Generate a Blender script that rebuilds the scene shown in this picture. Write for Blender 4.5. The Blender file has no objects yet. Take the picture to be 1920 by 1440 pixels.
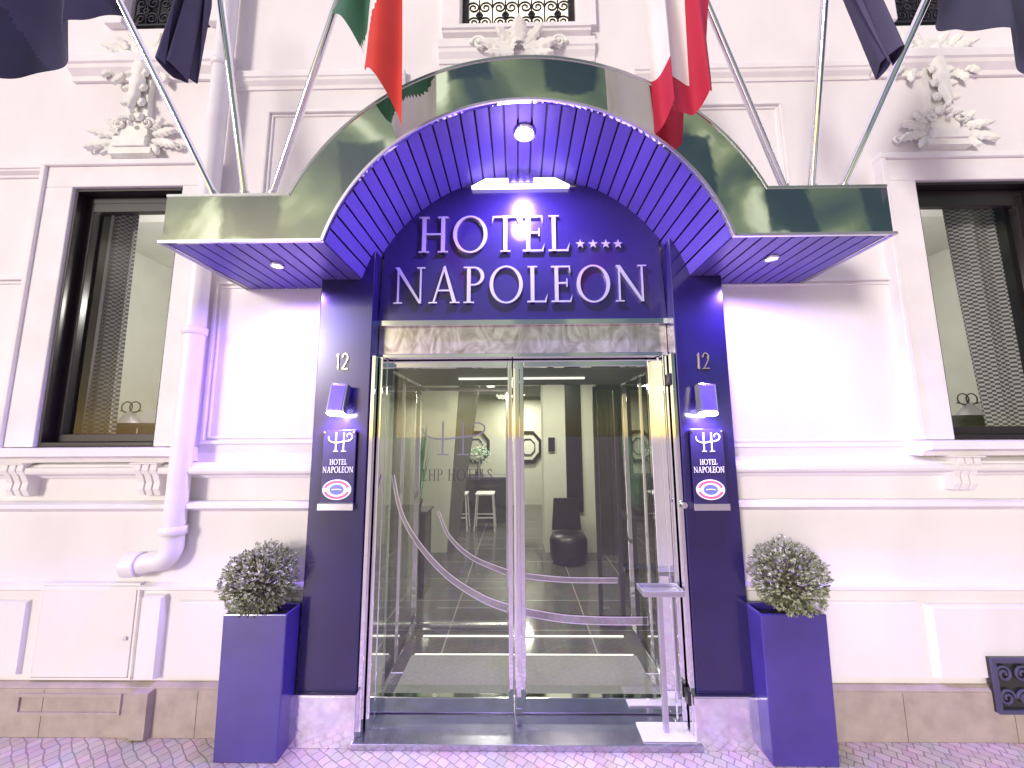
import bpy, bmesh, math, random
from mathutils import Vector, Matrix
random.seed(7)
SC = bpy.context.scene
COL = SC.collection
R = math.radians
PI = math.pi
# ------------------------------------------------------------------ camera
D, H, F = 2.36, 1.70, 723.0
CAM = (Matrix.Translation((0, -D, H)) @ Matrix.Rotation(R(0.8), 4, 'Z')
       @ Matrix.Rotation(R(97.5), 4, 'X') @ Matrix.Rotation(R(-0.3), 4, 'Z'))
cd = bpy.data.cameras.new('camera'); co = bpy.data.objects.new('camera', cd); COL.objects.link(co)
co.matrix_world = CAM
cd.sensor_width = 36; cd.sensor_fit = 'HORIZONTAL'; cd.lens = F/1920*36
cd.clip_start = .02; cd.clip_end = 2000
SC.camera = co
SC.view_settings.view_transform = 'Standard'
SC.view_settings.look = 'None'
SC.view_settings.exposure = 0

def P(px, py, Y):
    d = CAM.to_3x3() @ Vector(((px-960)/F, (720-py)/F, -1))
    return CAM.translation + d*((Y+D)/d.y)
def X(px, py, Y): return P(px, py, Y).x
def Z(px, py, Y): return P(px, py, Y).z

# ------------------------------------------------------------------ materials
def mat(name, col, rough=.5, metal=0, var=0.0, vscale=4, bump=0, bscale=40, coat=0, emit=None, estr=0, stretch=(1, 1, 1), rvar=0):
    m = bpy.data.materials.new(name); m.use_nodes = True
    nt = m.node_tree; b = nt.nodes['Principled BSDF']
    b.inputs['Base Color'].default_value = (*col, 1)
    b.inputs['Roughness'].default_value = rough
    b.inputs['Metallic'].default_value = metal
    if coat:
        b.inputs['Coat Weight'].default_value = coat
        b.inputs['Coat Roughness'].default_value = .06
    tc = nt.nodes.new('ShaderNodeTexCoord')
    mp = nt.nodes.new('ShaderNodeMapping'); mp.inputs['Scale'].default_value = stretch
    nt.links.new(tc.outputs['Object'], mp.inputs[0])
    n = nt.nodes.new('ShaderNodeTexNoise'); n.inputs['Scale'].default_value = vscale; n.inputs['Detail'].default_value = 6
    nt.links.new(mp.outputs[0], n.inputs['Vector'])
    if var or not emit:
        r = nt.nodes.new('ShaderNodeValToRGB')
        r.color_ramp.elements[0].position = .3; r.color_ramp.elements[1].position = .7
        v = max(var, .02)
        r.color_ramp.elements[0].color = (*[c*(1-v) for c in col], 1)
        r.color_ramp.elements[1].color = (*[min(1, c*(1+v)) for c in col], 1)
        nt.links.new(n.outputs['Fac'], r.inputs[0]); nt.links.new(r.outputs[0], b.inputs['Base Color'])
    if rvar:
        mr = nt.nodes.new('ShaderNodeMapRange')
        mr.inputs[3].default_value = max(0, rough-rvar); mr.inputs[4].default_value = rough+rvar
        nt.links.new(n.outputs['Fac'], mr.inputs[0]); nt.links.new(mr.outputs[0], b.inputs['Roughness'])
    if bump:
        n2 = nt.nodes.new('ShaderNodeTexNoise'); n2.inputs['Scale'].default_value = bscale; n2.inputs['Detail'].default_value = 4
        nt.links.new(mp.outputs[0], n2.inputs['Vector'])
        bp = nt.nodes.new('ShaderNodeBump'); bp.inputs['Strength'].default_value = bump; bp.inputs['Distance'].default_value = .01
        nt.links.new(n2.outputs['Fac'], bp.inputs['Height']); nt.links.new(bp.outputs[0], b.inputs['Normal'])
    if emit:
        b.inputs['Emission Color'].default_value = (*emit, 1); b.inputs['Emission Strength'].default_value = estr
    return m

def glass_mat(name, tint=(.95, .97, .95), base=.05):
    m = bpy.data.materials.new(name); m.use_nodes = True
    nt = m.node_tree; nt.nodes.remove(nt.nodes['Principled BSDF'])
    out = nt.nodes['Material Output']
    t = nt.nodes.new('ShaderNodeBsdfTransparent'); t.inputs[0].default_value = (*tint, 1)
    g = nt.nodes.new('ShaderNodeBsdfGlossy'); g.inputs['Roughness'].default_value = .015; g.inputs[0].default_value = (.95, .95, .95, 1)
    lw_ = nt.nodes.new('ShaderNodeLayerWeight'); lw_.inputs[0].default_value = .5
    pw = nt.nodes.new('ShaderNodeMath'); pw.operation = 'POWER'; pw.inputs[1].default_value = 5
    ma = nt.nodes.new('ShaderNodeMath'); ma.operation = 'MULTIPLY_ADD'; ma.inputs[1].default_value = .85; ma.inputs[2].default_value = base
    nt.links.new(lw_.outputs['Facing'], pw.inputs[0]); nt.links.new(pw.outputs[0], ma.inputs[0])
    mx = nt.nodes.new('ShaderNodeMixShader')
    nt.links.new(ma.outputs[0], mx.inputs[0]); nt.links.new(t.outputs[0], mx.inputs[1]); nt.links.new(g.outputs[0], mx.inputs[2])
    nt.links.new(mx.outputs[0], out.inputs[0])
    return m

M = {}
M['wall'] = mat('white_stucco', (.82, .785, .785), .75, var=.07, vscale=1.6, bump=.14, bscale=55, stretch=(1, 1, .5))
M['trim'] = mat('white_trim', (.83, .80, .80), .7, var=.05, vscale=5, bump=.1, bscale=60)
M['orn'] = mat('plaster_ornament', (.86, .86, .80), .75, var=.06, vscale=12, bump=.12, bscale=70)
M['plinth'] = mat('tan_stone', (.43, .36, .315), .65, var=.16, vscale=9, bump=.2, bscale=90)
M['pipe'] = mat('white_pipe', (.80, .77, .79), .4, var=.05, vscale=6)
M['chrome'] = mat('polished_steel', (.86, .86, .88), .06, 1, var=.03, vscale=3, bump=.02, bscale=3.5)
M['basechrome'] = mat('polished_steel_base', (.86, .82, .90), .13, .8, var=.14, vscale=16, bump=.2, bscale=18)
M['stepsteel'] = mat('step_steel', (.50, .48, .58), .2, .9, var=.12, vscale=14, bump=.02, bscale=60)
M['steel'] = mat('brushed_steel', (.72, .72, .74), .2, 1, var=.05, vscale=30, stretch=(1, 1, .05))
M['edge'] = mat('satin_edge_steel', (.56, .54, .60), .42, .9, var=.04)
M['fascia'] = mat('mirror_fascia', (.70, .73, .66), .02, 1, var=.02, vscale=2, bump=.13, bscale=1.8)
M['panel'] = mat('violet_black_panel', (.022, .015, .085), .24, 0, var=.1, vscale=3, coat=.7)
M['pillar'] = mat('dark_lacquer', (.015, .009, .075), .2, 0, var=.25, vscale=3, coat=.6)
M['soffit'] = mat('violet_lit_soffit', (.105, .074, .33), .38, 0, var=.14, vscale=6, stretch=(1, .2, 1))  # violet LED light on grey slats is put into the board colour
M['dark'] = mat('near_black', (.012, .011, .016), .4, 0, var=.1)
M['planter'] = mat('planter_gloss', (.055, .036, .27), .22, 0, var=.28, vscale=2.2, coat=.9, rvar=.1)
M['soil'] = mat('soil', (.03, .022, .015), .9, var=.3, vscale=30, bump=.5)
M['winframe'] = mat('window_frame_dark', (.016, .012, .014), .28, 0, var=.1)
M['glass'] = glass_mat('clear_glass', base=.05)
M['doorglass'] = glass_mat('door_glass', (.89, .91, .85), .10)
M['sideglass'] = glass_mat('side_glass', (.78, .84, .78), .28)
M['iron'] = mat('wrought_iron', (.012, .012, .016), .45, .3, var=.1)
M['gold'] = mat('champagne_metal', (.62, .55, .36), .25, .8, var=.03)
M['white'] = mat('white_lacquer', (.85, .85, .86), .3)
M['whiteprint'] = mat('silver_print', (.85, .85, .9), .3, emit=(.85, .80, 1), estr=.4)  # print and badge colours have an added glow, though no lamp
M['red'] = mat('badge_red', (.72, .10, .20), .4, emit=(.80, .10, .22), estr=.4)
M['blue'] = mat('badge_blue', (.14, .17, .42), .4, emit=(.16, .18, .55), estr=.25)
M['lampviolet'] = mat('lit_lamp', (.9, .9, 1), .4, emit=(.88, .83, 1), estr=180)
M['wallglow'] = mat('glowing_wall_strip', (.9, .9, 1), .4, emit=(.80, .72, 1), estr=3.0)
M['sconce'] = mat('violet_lit_face', (.20, .15, .70), .15, .3, var=.1, vscale=14, coat=.7)  # violet light on the chrome face is put into the plate colour
M['floorstrip'] = mat('lit_floor_strip', (.9, .9, .9), .4, emit=(1, .98, .9), estr=1.1)
M['warm'] = mat('lit_warm_window', (.9, .85, .7), .5, emit=(1, .93, .74), estr=1.0, var=.1)
M['ceil_lamp'] = mat('lit_ceiling_lamp', (.9, .9, .9), .5, emit=(1, .98, .92), estr=4)
M['lobwall'] = mat('lobby_white', (.66, .66, .56), .7, var=.04)
M['lobdark'] = mat('lobby_dark', (.028, .030, .025), .13, var=.2)
M['lobgrey'] = mat('lobby_grey_ceiling', (.12, .12, .10), .7, var=.05)
M['roomwall'] = mat('room_pale', (.66, .655, .61), .8, var=.05)
M['green'] = mat('green_leaf', (.08, .32, .11), .35, var=.4, vscale=8)
M['mat'] = mat('entrance_mat', (.26, .265, .23), .85, var=.08, vscale=60, bump=.3, bscale=300)
M['threshold'] = mat('dark_granite', (.06, .055, .09), .18, var=.3, vscale=80, coat=.4)
M['f_green'] = mat('cloth_green', (.04, .14, .08), .8, var=.1)
M['f_white'] = mat('cloth_white', (.78, .75, .74), .8, var=.05)
M['f_red'] = mat('cloth_red', (.60, .04, .025), .8, var=.1)
M['f_crimson'] = mat('cloth_crimson', (.50, .02, .06), .8, var=.1)
M['f_navy'] = mat('cloth_navy', (.045, .046, .09), .8, var=.15)
M['f_slate'] = mat('cloth_slate', (.075, .07, .14), .8, var=.15)
M['twig'] = mat('twig', (.10, .075, .05), .8, var=.2)
M['leaf_a'] = mat('leaf_olive', (.27, .31, .14), .5, var=.3, vscale=20)
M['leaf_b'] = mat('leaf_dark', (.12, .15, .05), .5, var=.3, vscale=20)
M['leaf_c'] = mat('leaf_pale', (.45, .48, .32), .5, var=.3, vscale=20)
M['petal'] = mat('white_petal', (.7, .7, .62), .5)
M['letter'] = mat('letter_metal', (.95, .93, .99), .22, .72, var=.02)
M['decal'] = mat('mirror_decal', (.42, .44, .40), .05, 1, var=.35, vscale=4, bump=.05, bscale=6)
M['decaledge'] = mat('silver_edge', (.95, .95, .97), .1, 1)
M['etch'] = mat('etched_lettering', (.035, .035, .04), .4, 0)
M['etchsoft'] = mat('etched_emblem', (.15, .15, .15), .4, 0)

def header_mat():
    m = mat('patterned_steel_header', (.7, .68, .62), .16, 1)
    nt = m.node_tree; b = nt.nodes['Principled BSDF']
    n = nt.nodes.new('ShaderNodeTexNoise'); n.inputs['Scale'].default_value = 6; n.inputs['Detail'].default_value = 7; n.inputs['Distortion'].default_value = 3
    tc = nt.nodes.new('ShaderNodeTexCoord'); mp = nt.nodes.new('ShaderNodeMapping'); mp.inputs['Scale'].default_value = (1, 1, .7); mp.inputs['Rotation'].default_value = (0, .5, 0)
    nt.links.new(tc.outputs['Object'], mp.inputs[0]); nt.links.new(mp.outputs[0], n.inputs['Vector'])
    r = nt.nodes.new('ShaderNodeValToRGB')
    e = r.color_ramp.elements; e[0].position = .30; e[0].color = (.46, .40, .33, 1); e[1].position = .64; e[1].color = (.97, .89, .83, 1)
    nt.links.new(n.outputs['Fac'], r.inputs[0]); nt.links.new(r.outputs[0], b.inputs['Base Color'])
    bp = nt.nodes.new('ShaderNodeBump'); bp.inputs['Strength'].default_value = .2
    nt.links.new(n.outputs['Fac'], bp.inputs['Height']); nt.links.new(bp.outputs[0], b.inputs['Normal'])
    b.inputs['Roughness'].default_value = .14; b.inputs['Metallic'].default_value = .8
    return m
M['header'] = header_mat()

def brick_mat(name, c1, c2, mortar, scale, w, h, rough, msize=.02, bump=.5, rot=0, sq=False, off=.5, warp=.02):
    m = mat(name, c1, rough)
    nt = m.node_tree; b = nt.nodes['Principled BSDF']
    tc = nt.nodes.new('ShaderNodeTexCoord'); mp = nt.nodes.new('ShaderNodeMapping'); mp.inputs['Rotation'].default_value = (0, 0, rot)
    nt.links.new(tc.outputs['Object'], mp.inputs[0])
    nz = nt.nodes.new('ShaderNodeTexNoise'); nz.inputs['Scale'].default_value = 7
    nt.links.new(mp.outputs[0], nz.inputs['Vector'])
    ad = nt.nodes.new('ShaderNodeMixRGB'); ad.blend_type = 'LINEAR_LIGHT'; ad.inputs[0].default_value = 0 if sq else warp
    nt.links.new(mp.outputs[0], ad.inputs[1]); nt.links.new(nz.outputs['Color'], ad.inputs[2])
    br = nt.nodes.new('ShaderNodeTexBrick'); br.offset = off
    br.inputs['Color1'].default_value = (*c1, 1); br.inputs['Color2'].default_value = (*c2, 1); br.inputs['Mortar'].default_value = (*mortar, 1)
    br.inputs['Scale'].default_value = scale; br.inputs['Mortar Size'].default_value = msize; br.inputs['Mortar Smooth'].default_value = .5
    br.inputs['Brick Width'].default_value = w; br.inputs['Row Height'].default_value = h
    nt.links.new(ad.outputs[0], br.inputs['Vector'])
    n2 = nt.nodes.new('ShaderNodeTexNoise'); n2.inputs['Scale'].default_value = 9; n2.inputs['Detail'].default_value = 6
    nt.links.new(mp.outputs[0], n2.inputs['Vector'])
    mm = nt.nodes.new('ShaderNodeMixRGB'); mm.blend_type = 'OVERLAY'; mm.inputs[0].default_value = .7
    nt.links.new(br.outputs['Color'], mm.inputs[1]); nt.links.new(n2.outputs['Color'], mm.inputs[2])
    bw = nt.nodes.new('ShaderNodeMixRGB'); bw.blend_type = 'MIX'; bw.inputs[0].default_value = .5
    nt.links.new(mm.outputs[0], bw.inputs[1]); nt.links.new(br.outputs['Color'], bw.inputs[2])
    nt.links.new(bw.outputs[0], b.inputs['Base Color'])
    bp = nt.nodes.new('ShaderNodeBump'); bp.inputs['Strength'].default_value = bump; bp.inputs['Distance'].default_value = .012; bp.invert = True
    nt.links.new(br.outputs['Fac'], bp.inputs['Height']); nt.links.new(bp.outputs[0], b.inputs['Normal'])
    return m
M['cobble'] = brick_mat('cobbles', (.66, .57, .50), (.53, .46, .40), (.32, .27, .24), 1, .060, .050, .45, .004, .35, rot=.62, warp=.022)
M['tile'] = brick_mat('lobby_tile', (.10, .10, .088), (.078, .078, .07), (.32, .32, .28), 1, .6, .6, .10, .008, .1, sq=True, off=0)

def curtain_mat():
    m = mat('checked_curtain', (.2, .2, .2), .8)
    nt = m.node_tree; b = nt.nodes['Principled BSDF']
    uv = nt.nodes.new('ShaderNodeTexCoord')
    ck = nt.nodes.new('ShaderNodeTexChecker'); ck.inputs['Scale'].default_value = 70
    ck.inputs[1].default_value = (.05, .05, .055, 1); ck.inputs[2].default_value = (.33, .33, .325, 1)
    nt.links.new(uv.outputs['UV'], ck.inputs['Vector']); nt.links.new(ck.outputs['Color'], b.inputs['Base Color'])
    return m
M['curtain'] = curtain_mat()

# ------------------------------------------------------------------ mesh builder
class MB:
    def __init__(s): s.v = []; s.f = []; s.s = []; s.m = []; s.uv = None
    def add(s, vs, fs, smooth=False, mi=0):
        o = len(s.v); s.v += [Vector(v) for v in vs]
        for f in fs:
            s.f.append([o+i for i in f]); s.s.append(smooth); s.m.append(mi)
        return s
    def box(s, x0, x1, y0, y1, z0, z1, mi=0):
        return s.add([(x0, y0, z0), (x1, y0, z0), (x1, y1, z0), (x0, y1, z0), (x0, y0, z1), (x1, y0, z1), (x1, y1, z1), (x0, y1, z1)],
                     [(0, 3, 2, 1), (4, 5, 6, 7), (0, 1, 5, 4), (1, 2, 6, 5), (2, 3, 7, 6), (3, 0, 4, 7)], mi=mi)
    def sheet_xz(s, x0, x1, y, z0, z1): return s.add([(x0, y, z0), (x1, y, z0), (x1, y, z1), (x0, y, z1)], [(0, 1, 2, 3)])
    def taper(s, x0, x1, y0, y1, z0, z1, i, j=None):
        return s.add([(x0+i, y0, z0+i), (x1-i, y0, z0+i), (x1, y1, z0), (x0, y1, z0), (x0+i, y0, z1-i), (x1-i, y0, z1-i), (x1, y1, z1), (x0, y1, z1)],
                     [(0, 3, 2, 1), (4, 5, 6, 7), (0, 1, 5, 4), (1, 2, 6, 5), (2, 3, 7, 6), (3, 0, 4, 7)])
    def xform_box(s, hx, hy, hz, mtx, mi=0):
        vs = [mtx @ Vector((a*hx, b*hy, c*hz)) for c in (-1, 1) for a, b in ((-1, -1), (1, -1), (1, 1), (-1, 1))]
        return s.add(vs, [(0, 3, 2, 1), (4, 5, 6, 7), (0, 1, 5, 4), (1, 2, 6, 5), (2, 3, 7, 6), (3, 0, 4, 7)], mi=mi)
    def prism(s, poly, y0, y1, mi=0):
        n = len(poly)
        vs = [(x, y0, z) for x, z in poly]+[(x, y1, z) for x, z in poly]
        fs = [tuple(range(n)), tuple(range(2*n-1, n-1, -1))]+[(i, (i+1) % n, n+(i+1) % n, n+i) for i in range(n)]
        return s.add(vs, fs, mi=mi)
    def ring(s, outer, inner, y0, y1, closed=True, mi=0):
        n = len(outer); vs = []
        for (a, b) in zip(outer, inner):
            vs += [(a[0], y0, a[1]), (b[0], y0, b[1]), (b[0], y1, b[1]), (a[0], y1, a[1])]
        fs = []
        for i in range(n if closed else n-1):
            j = (i+1) % n
            for k in range(4): fs.append((4*i+k, 4*i+(k+1) % 4, 4*j+(k+1) % 4, 4*j+k))
        if not closed: fs += [(0, 1, 2, 3), tuple(4*(n-1)+k for k in (3, 2, 1, 0))]
        return s.add(vs, fs, mi=mi)
    def ribbon(s, pts, w, y0, y1, mi=0, sub=6, shift=0):
        p = catmull(pts, sub); n = len(p); L = []; Rr = []
        for i in range(n):
            a = p[max(0, i-1)]; b = p[min(n-1, i+1)]
            t = Vector((b[0]-a[0], b[1]-a[1])); t.normalize(); nn = Vector((-t.y, t.x))
            k = i/(n-1)
            ww = w(k) if callable(w) else w
            sh = shift(k) if callable(shift) else shift
            L.append((p[i][0]+nn.x*(sh+ww/2), p[i][1]+nn.y*(sh+ww/2))); Rr.append((p[i][0]+nn.x*(sh-ww/2), p[i][1]+nn.y*(sh-ww/2)))
        return s.ring(L, Rr, y0, y1, closed=False, mi=mi)
    def tube(s, pts, r, n=10, mi=0, cap=True):
        pts = [Vector(p) for p in pts]; m = len(pts); vs = []; prev = None
        for i, p in enumerate(pts):
            t = (pts[min(m-1, i+1)]-pts[max(0, i-1)]).normalized()
            if prev is None:
                u = t.orthogonal().normalized()
            else:
                u = (prev-t*prev.dot(t)).normalized()
            prev = u; w = t.cross(u); rr = r[i] if isinstance(r, (list, tuple)) else r
            for k in range(n):
                a = 2*PI*k/n; vs.append(p+(u*math.cos(a)+w*math.sin(a))*rr)
        fs = [(i*n+k, i*n+(k+1) % n, (i+1)*n+(k+1) % n, (i+1)*n+k) for i in range(m-1) for k in range(n)]
        s.add(vs, fs, smooth=True, mi=mi)
        if cap: s.add(vs[:n], [tuple(range(n))], mi=mi); s.add(vs[-n:], [tuple(range(n))], mi=mi)
        return s
    def lathe(s, prof, c, n=24, axis='z', mi=0, smooth=True):
        vs = []
        for r, z in prof:
            for k in range(n):
                a = 2*PI*k/n
                if axis == 'z': vs.append((c[0]+r*math.cos(a), c[1]+r*math.sin(a), c[2]+z))
                else: vs.append((c[0]+r*math.cos(a), c[1]+z, c[2]+r*math.sin(a)))
        m = len(prof)
        fs = [(i*n+k, i*n+(k+1) % n, (i+1)*n+(k+1) % n, (i+1)*n+k) for i in range(m-1) for k in range(n)]
        s.add(vs, fs, smooth=smooth, mi=mi)
        if prof[0][0] > 1e-6: s.add(vs[:n], [tuple(range(n))], mi=mi)
        if prof[-1][0] > 1e-6: s.add(vs[-n:], [tuple(range(n))], mi=mi)
        return s
    def ell(s, c, rx, ry, rz, rot=0, nu=10, nv=7, mi=0):
        c = Vector(c); vs = []; m = Matrix.Rotation(rot, 3, 'Y')
        for i in range(nv+1):
            t = PI*i/nv
            for k in range(nu):
                a = 2*PI*k/nu
                vs.append(c+m @ Vector((rx*math.sin(t)*math.cos(a), ry*math.sin(t)*math.sin(a), rz*math.cos(t))))
        fs = [(i*nu+k, i*nu+(k+1) % nu, (i+1)*nu+(k+1) % nu, (i+1)*nu+k) for i in range(nv) for k in range(nu)]
        return s.add(vs, fs, smooth=True, mi=mi)
    def frame(s, x0, x1, z0, z1, w, y0, y1):
        s.box(x0, x1, y0, y1, z1-w, z1); s.box(x0, x1, y0, y1, z0, z0+w)
        s.box(x0, x0+w, y0, y1, z0+w, z1-w); s.box(x1-w, x1, y0, y1, z0+w, z1-w); return s
    def mould(s, x0, x1, y0, y1, z0, z1, prof):
        poly = [(y1, z0)]+[(y1-(y1-y0)*a, z0+(z1-z0)*b) for a, b in prof]+[(y1, z1)]
        n = len(poly)
        vs = [(x0, y, z) for y, z in poly]+[(x1, y, z) for y, z in poly]
        fs = [tuple(range(n)), tuple(range(2*n-1, n-1, -1))]+[(i, (i+1) % n, n+(i+1) % n, n+i) for i in range(n)]
        return s.add(vs, fs)
    def leaf(s, bx, bz, ang, L, w, y, bend=.6, curl=.05, bulge=.02):
        # lobed acanthus blade lying on the wall, tip curling forward
        nt_, ns_ = 16, 6; x, z = bx, bz; vs = []
        for i in range(nt_+1):
            t = i/nt_; a = ang+bend*t
            if i: x += L/nt_*math.sin(a); z += L/nt_*math.cos(a)
            ww = w*(math.sin(PI*min(1, (t*.88+.12)))**.7+.02)*(1+.22*math.sin(t*26))
            for j in range(ns_+1):
                q = j/ns_*2-1
                yy = y-bulge*(1-q*q)-curl*math.sin(t*PI*.5)**3+.008*math.cos(q*PI*2)*(.4+t*.6)
                vs.append((x+math.cos(a)*q*ww/2, yy, z-math.sin(a)*q*ww/2))
        k = ns_+1
        return s.add(vs, [(i*k+j, i*k+j+1, (i+1)*k+j+1, (i+1)*k+j) for i in range(nt_) for j in range(ns_)], smooth=True)
    def build(s, name, mats, parent=None, label=None, cat=None, group=None, kind=None, bev=0):
        me = bpy.data.meshes.new(name)
        off = Vector((0, 0, 0)); p = parent
        while p: off += p.location; p = p.parent
        loc = Vector((0, 0, 0))
        if parent is None and kind != 'structure':
            xs = [v.x for v in s.v]; ys = [v.y for v in s.v]; zs = [v.z for v in s.v]
            loc = Vector(((min(xs)+max(xs))/2, (min(ys)+max(ys))/2, min(zs))); off = loc
        me.from_pydata([v-off for v in s.v], [], s.f)
        for p_, sm, mi in zip(me.polygons, s.s, s.m): p_.use_smooth = sm; p_.material_index = mi
        if s.uv:
            ul = me.uv_layers.new()
            for l in me.loops: ul.data[l.index].uv = s.uv[l.vertex_index]
        b = bmesh.new(); b.from_mesh(me); bmesh.ops.recalc_face_normals(b, faces=b.faces); b.to_mesh(me); b.free()
        for m_ in (mats if isinstance(mats, list) else [mats]): me.materials.append(m_)
        o = bpy.data.objects.new(name, me); COL.objects.link(o); o.parent = parent; o.location = loc
        if bev:
            md = o.modifiers.new('bevel', 'BEVEL'); md.width = bev; md.segments = 2; md.limit_method = 'ANGLE'; md.angle_limit = R(40)
        tag(o, label, cat, group, kind); return o

def tag(o, label=None, cat=None, group=None, kind=None):
    if label: o['label'] = label
    if cat: o['category'] = cat
    if group: o['group'] = group
    if kind: o['kind'] = kind
def thing(name, loc, label, cat, group=None):
    o = bpy.data.objects.new(name, None); COL.objects.link(o); o.location = loc; o.empty_display_size = .1
    tag(o, label, cat, group); return o
def catmull(pts, sub=6):
    if len(pts) < 3: return [tuple(p) for p in pts]
    out = []; n = len(pts)
    for i in range(n-1):
        p0 = pts[max(0, i-1)]; p1 = pts[i]; p2 = pts[i+1]; p3 = pts[min(n-1, i+2)]
        for k in range(sub):
            t = k/sub
            out.append(tuple(.5*((2*b)+(-a+c)*t+(2*a-5*b+4*c-d)*t*t+(-a+3*b-3*c+d)*t**3) for a, b, c, d in zip(p0, p1, p2, p3)))
    out.append(tuple(pts[-1])); return out
def lamp(name, kind, loc, energy, col, size=.05, spot=None, target=None):
    l = bpy.data.lights.new(name, kind); l.energy = energy; l.color = col
    if kind == 'AREA': l.size = size
    elif kind in ('POINT', 'SPOT'): l.shadow_soft_size = size
    if spot: l.spot_size = R(spot); l.spot_blend = .8
    o = bpy.data.objects.new(name, l); COL.objects.link(o); o.location = loc
    if target is not None: o.rotation_euler = (Vector(target)-Vector(loc)).to_track_quat('-Z', 'Y').to_euler()
    return o

W = .15   # facade wall plane
WS = W-.05
# ------------------------------------------------------------------ world and sun
wd = bpy.data.worlds.new('World'); SC.world = wd; wd.use_nodes = True
nt = wd.node_tree; nt.nodes.clear()
out = nt.nodes.new('ShaderNodeOutputWorld')
fill_el, fill_az = 12, 34
sky = nt.nodes.new('ShaderNodeTexSky'); sky.sky_type = 'NISHITA'; sky.sun_disc = False
sky.sun_elevation = R(fill_el); sky.sun_rotation = R(180+fill_az)
b1 = nt.nodes.new('ShaderNodeBackground'); b1.inputs[1].default_value = .05
nt.links.new(sky.outputs[0], b1.inputs[0])
tc = nt.nodes.new('ShaderNodeTexCoord')
sp = nt.nodes.new('ShaderNodeSeparateXYZ'); nt.links.new(tc.outputs['Generated'], sp.inputs[0])
def mth(op, a, b=None):
    n = nt.nodes.new('ShaderNodeMath'); n.operation = op
    for i, v in enumerate((a, b)):
        if v is None: continue
        if isinstance(v, (int, float)): n.inputs[i].default_value = v
        else: nt.links.new(v, n.inputs[i])
    return n.outputs[0]
ny = mth('MAXIMUM', mth('MULTIPLY', sp.outputs['Y'], -1), .05)
u = mth('DIVIDE', sp.outputs['X'], ny); v = mth('DIVIDE', sp.outputs['Z'], ny)
cmb = nt.nodes.new('ShaderNodeCombineXYZ'); nt.links.new(u, cmb.inputs[0]); nt.links.new(v, cmb.inputs[1])
br = nt.nodes.new('ShaderNodeTexBrick'); br.offset = .3; br.offset_frequency = 3
br.inputs['Color1'].default_value = (.03, .04, .03, 1); br.inputs['Color2'].default_value = (.14, .15, .12, 1); br.inputs['Mortar'].default_value = (1, 1, 1, 1)
br.inputs['Scale'].default_value = 1; br.inputs['Brick Width'].default_value = .30; br.inputs['Row Height'].default_value = .46; br.inputs['Mortar Size'].default_value = .085; br.inputs['Mortar Smooth'].default_value = .2
nzd = nt.nodes.new('ShaderNodeTexNoise'); nzd.inputs['Scale'].default_value = 2.2; nt.links.new(cmb.outputs[0], nzd.inputs['Vector'])
wrp = nt.nodes.new('ShaderNodeMixRGB'); wrp.blend_type = 'LINEAR_LIGHT'; wrp.inputs[0].default_value = .10
nt.links.new(cmb.outputs[0], wrp.inputs[1]); nt.links.new(nzd.outputs['Color'], wrp.inputs[2])
nt.links.new(wrp.outputs[0], br.inputs['Vector'])
nz = nt.nodes.new('ShaderNodeTexNoise'); nz.inputs['Scale'].default_value = 3.0; nz.inputs['Detail'].default_value = 2; nz.inputs['Distortion'].default_value = .9
nt.links.new(cmb.outputs[0], nz.inputs['Vector'])
mul = nt.nodes.new('ShaderNodeMixRGB'); mul.blend_type = 'MULTIPLY'; mul.inputs[0].default_value = 1
rmp = nt.nodes.new('ShaderNodeValToRGB')
e = rmp.color_ramp.elements
e[0].position = .37; e[0].color = (.020, .026, .017, 1); e[1].position = .48; e[1].color = (.085, .100, .045, 1)
e2 = e.new(.56); e2.color = (.20, .22, .105, 1)
e3 = e.new(.66); e3.color = (.70, .70, .53, 1)
nt.links.new(nz.outputs['Fac'], rmp.inputs[0]); nt.links.new(br.outputs['Color'], mul.inputs[1]); nt.links.new(rmp.outputs[0], mul.inputs[2])
mr = nt.nodes.new('ShaderNodeMapRange'); mr.inputs[1].default_value = 1.35; mr.inputs[2].default_value = 2.1; mr.inputs[3].default_value = 1; mr.inputs[4].default_value = 0
nt.links.new(v, mr.inputs[0])
mry = nt.nodes.new('ShaderNodeMapRange'); mry.inputs[1].default_value = -.2; mry.inputs[2].default_value = -.4; mry.inputs[3].default_value = 0; mry.inputs[4].default_value = 1
nt.links.new(sp.outputs['Y'], mry.inputs[0])
m1 = mth('MULTIPLY', mry.outputs[0], mr.outputs[0])
mx = nt.nodes.new('ShaderNodeMixRGB'); nt.links.new(m1, mx.inputs[0])
mx.inputs[1].default_value = (.70, .57, 1.0, 1); nt.links.new(mul.outputs[0], mx.inputs[2])
b2 = nt.nodes.new('ShaderNodeBackground'); nt.links.new(mx.outputs[0], b2.inputs[0]); b2.inputs[1].default_value = 1.45
ad = nt.nodes.new('ShaderNodeAddShader'); nt.links.new(b1.outputs[0], ad.inputs[0]); nt.links.new(b2.outputs[0], ad.inputs[1]); nt.links.new(ad.outputs[0], out.inputs[0])

sl = bpy.data.lights.new('street_fill', 'SUN'); sl.energy = 2.3; sl.angle = R(11.5); sl.color = (1, .92, .87)  # sun lamp added as unseen fill for the night street light
so = bpy.data.objects.new('street_fill', sl); COL.objects.link(so); so.location = (-3, -6, 5)
dv = Vector((math.sin(R(fill_az))*math.cos(R(fill_el)), math.cos(R(fill_az))*math.cos(R(fill_el)), -math.sin(R(fill_el))))
so.rotation_euler = dv.to_track_quat('-Z', 'Y').to_euler()

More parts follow.
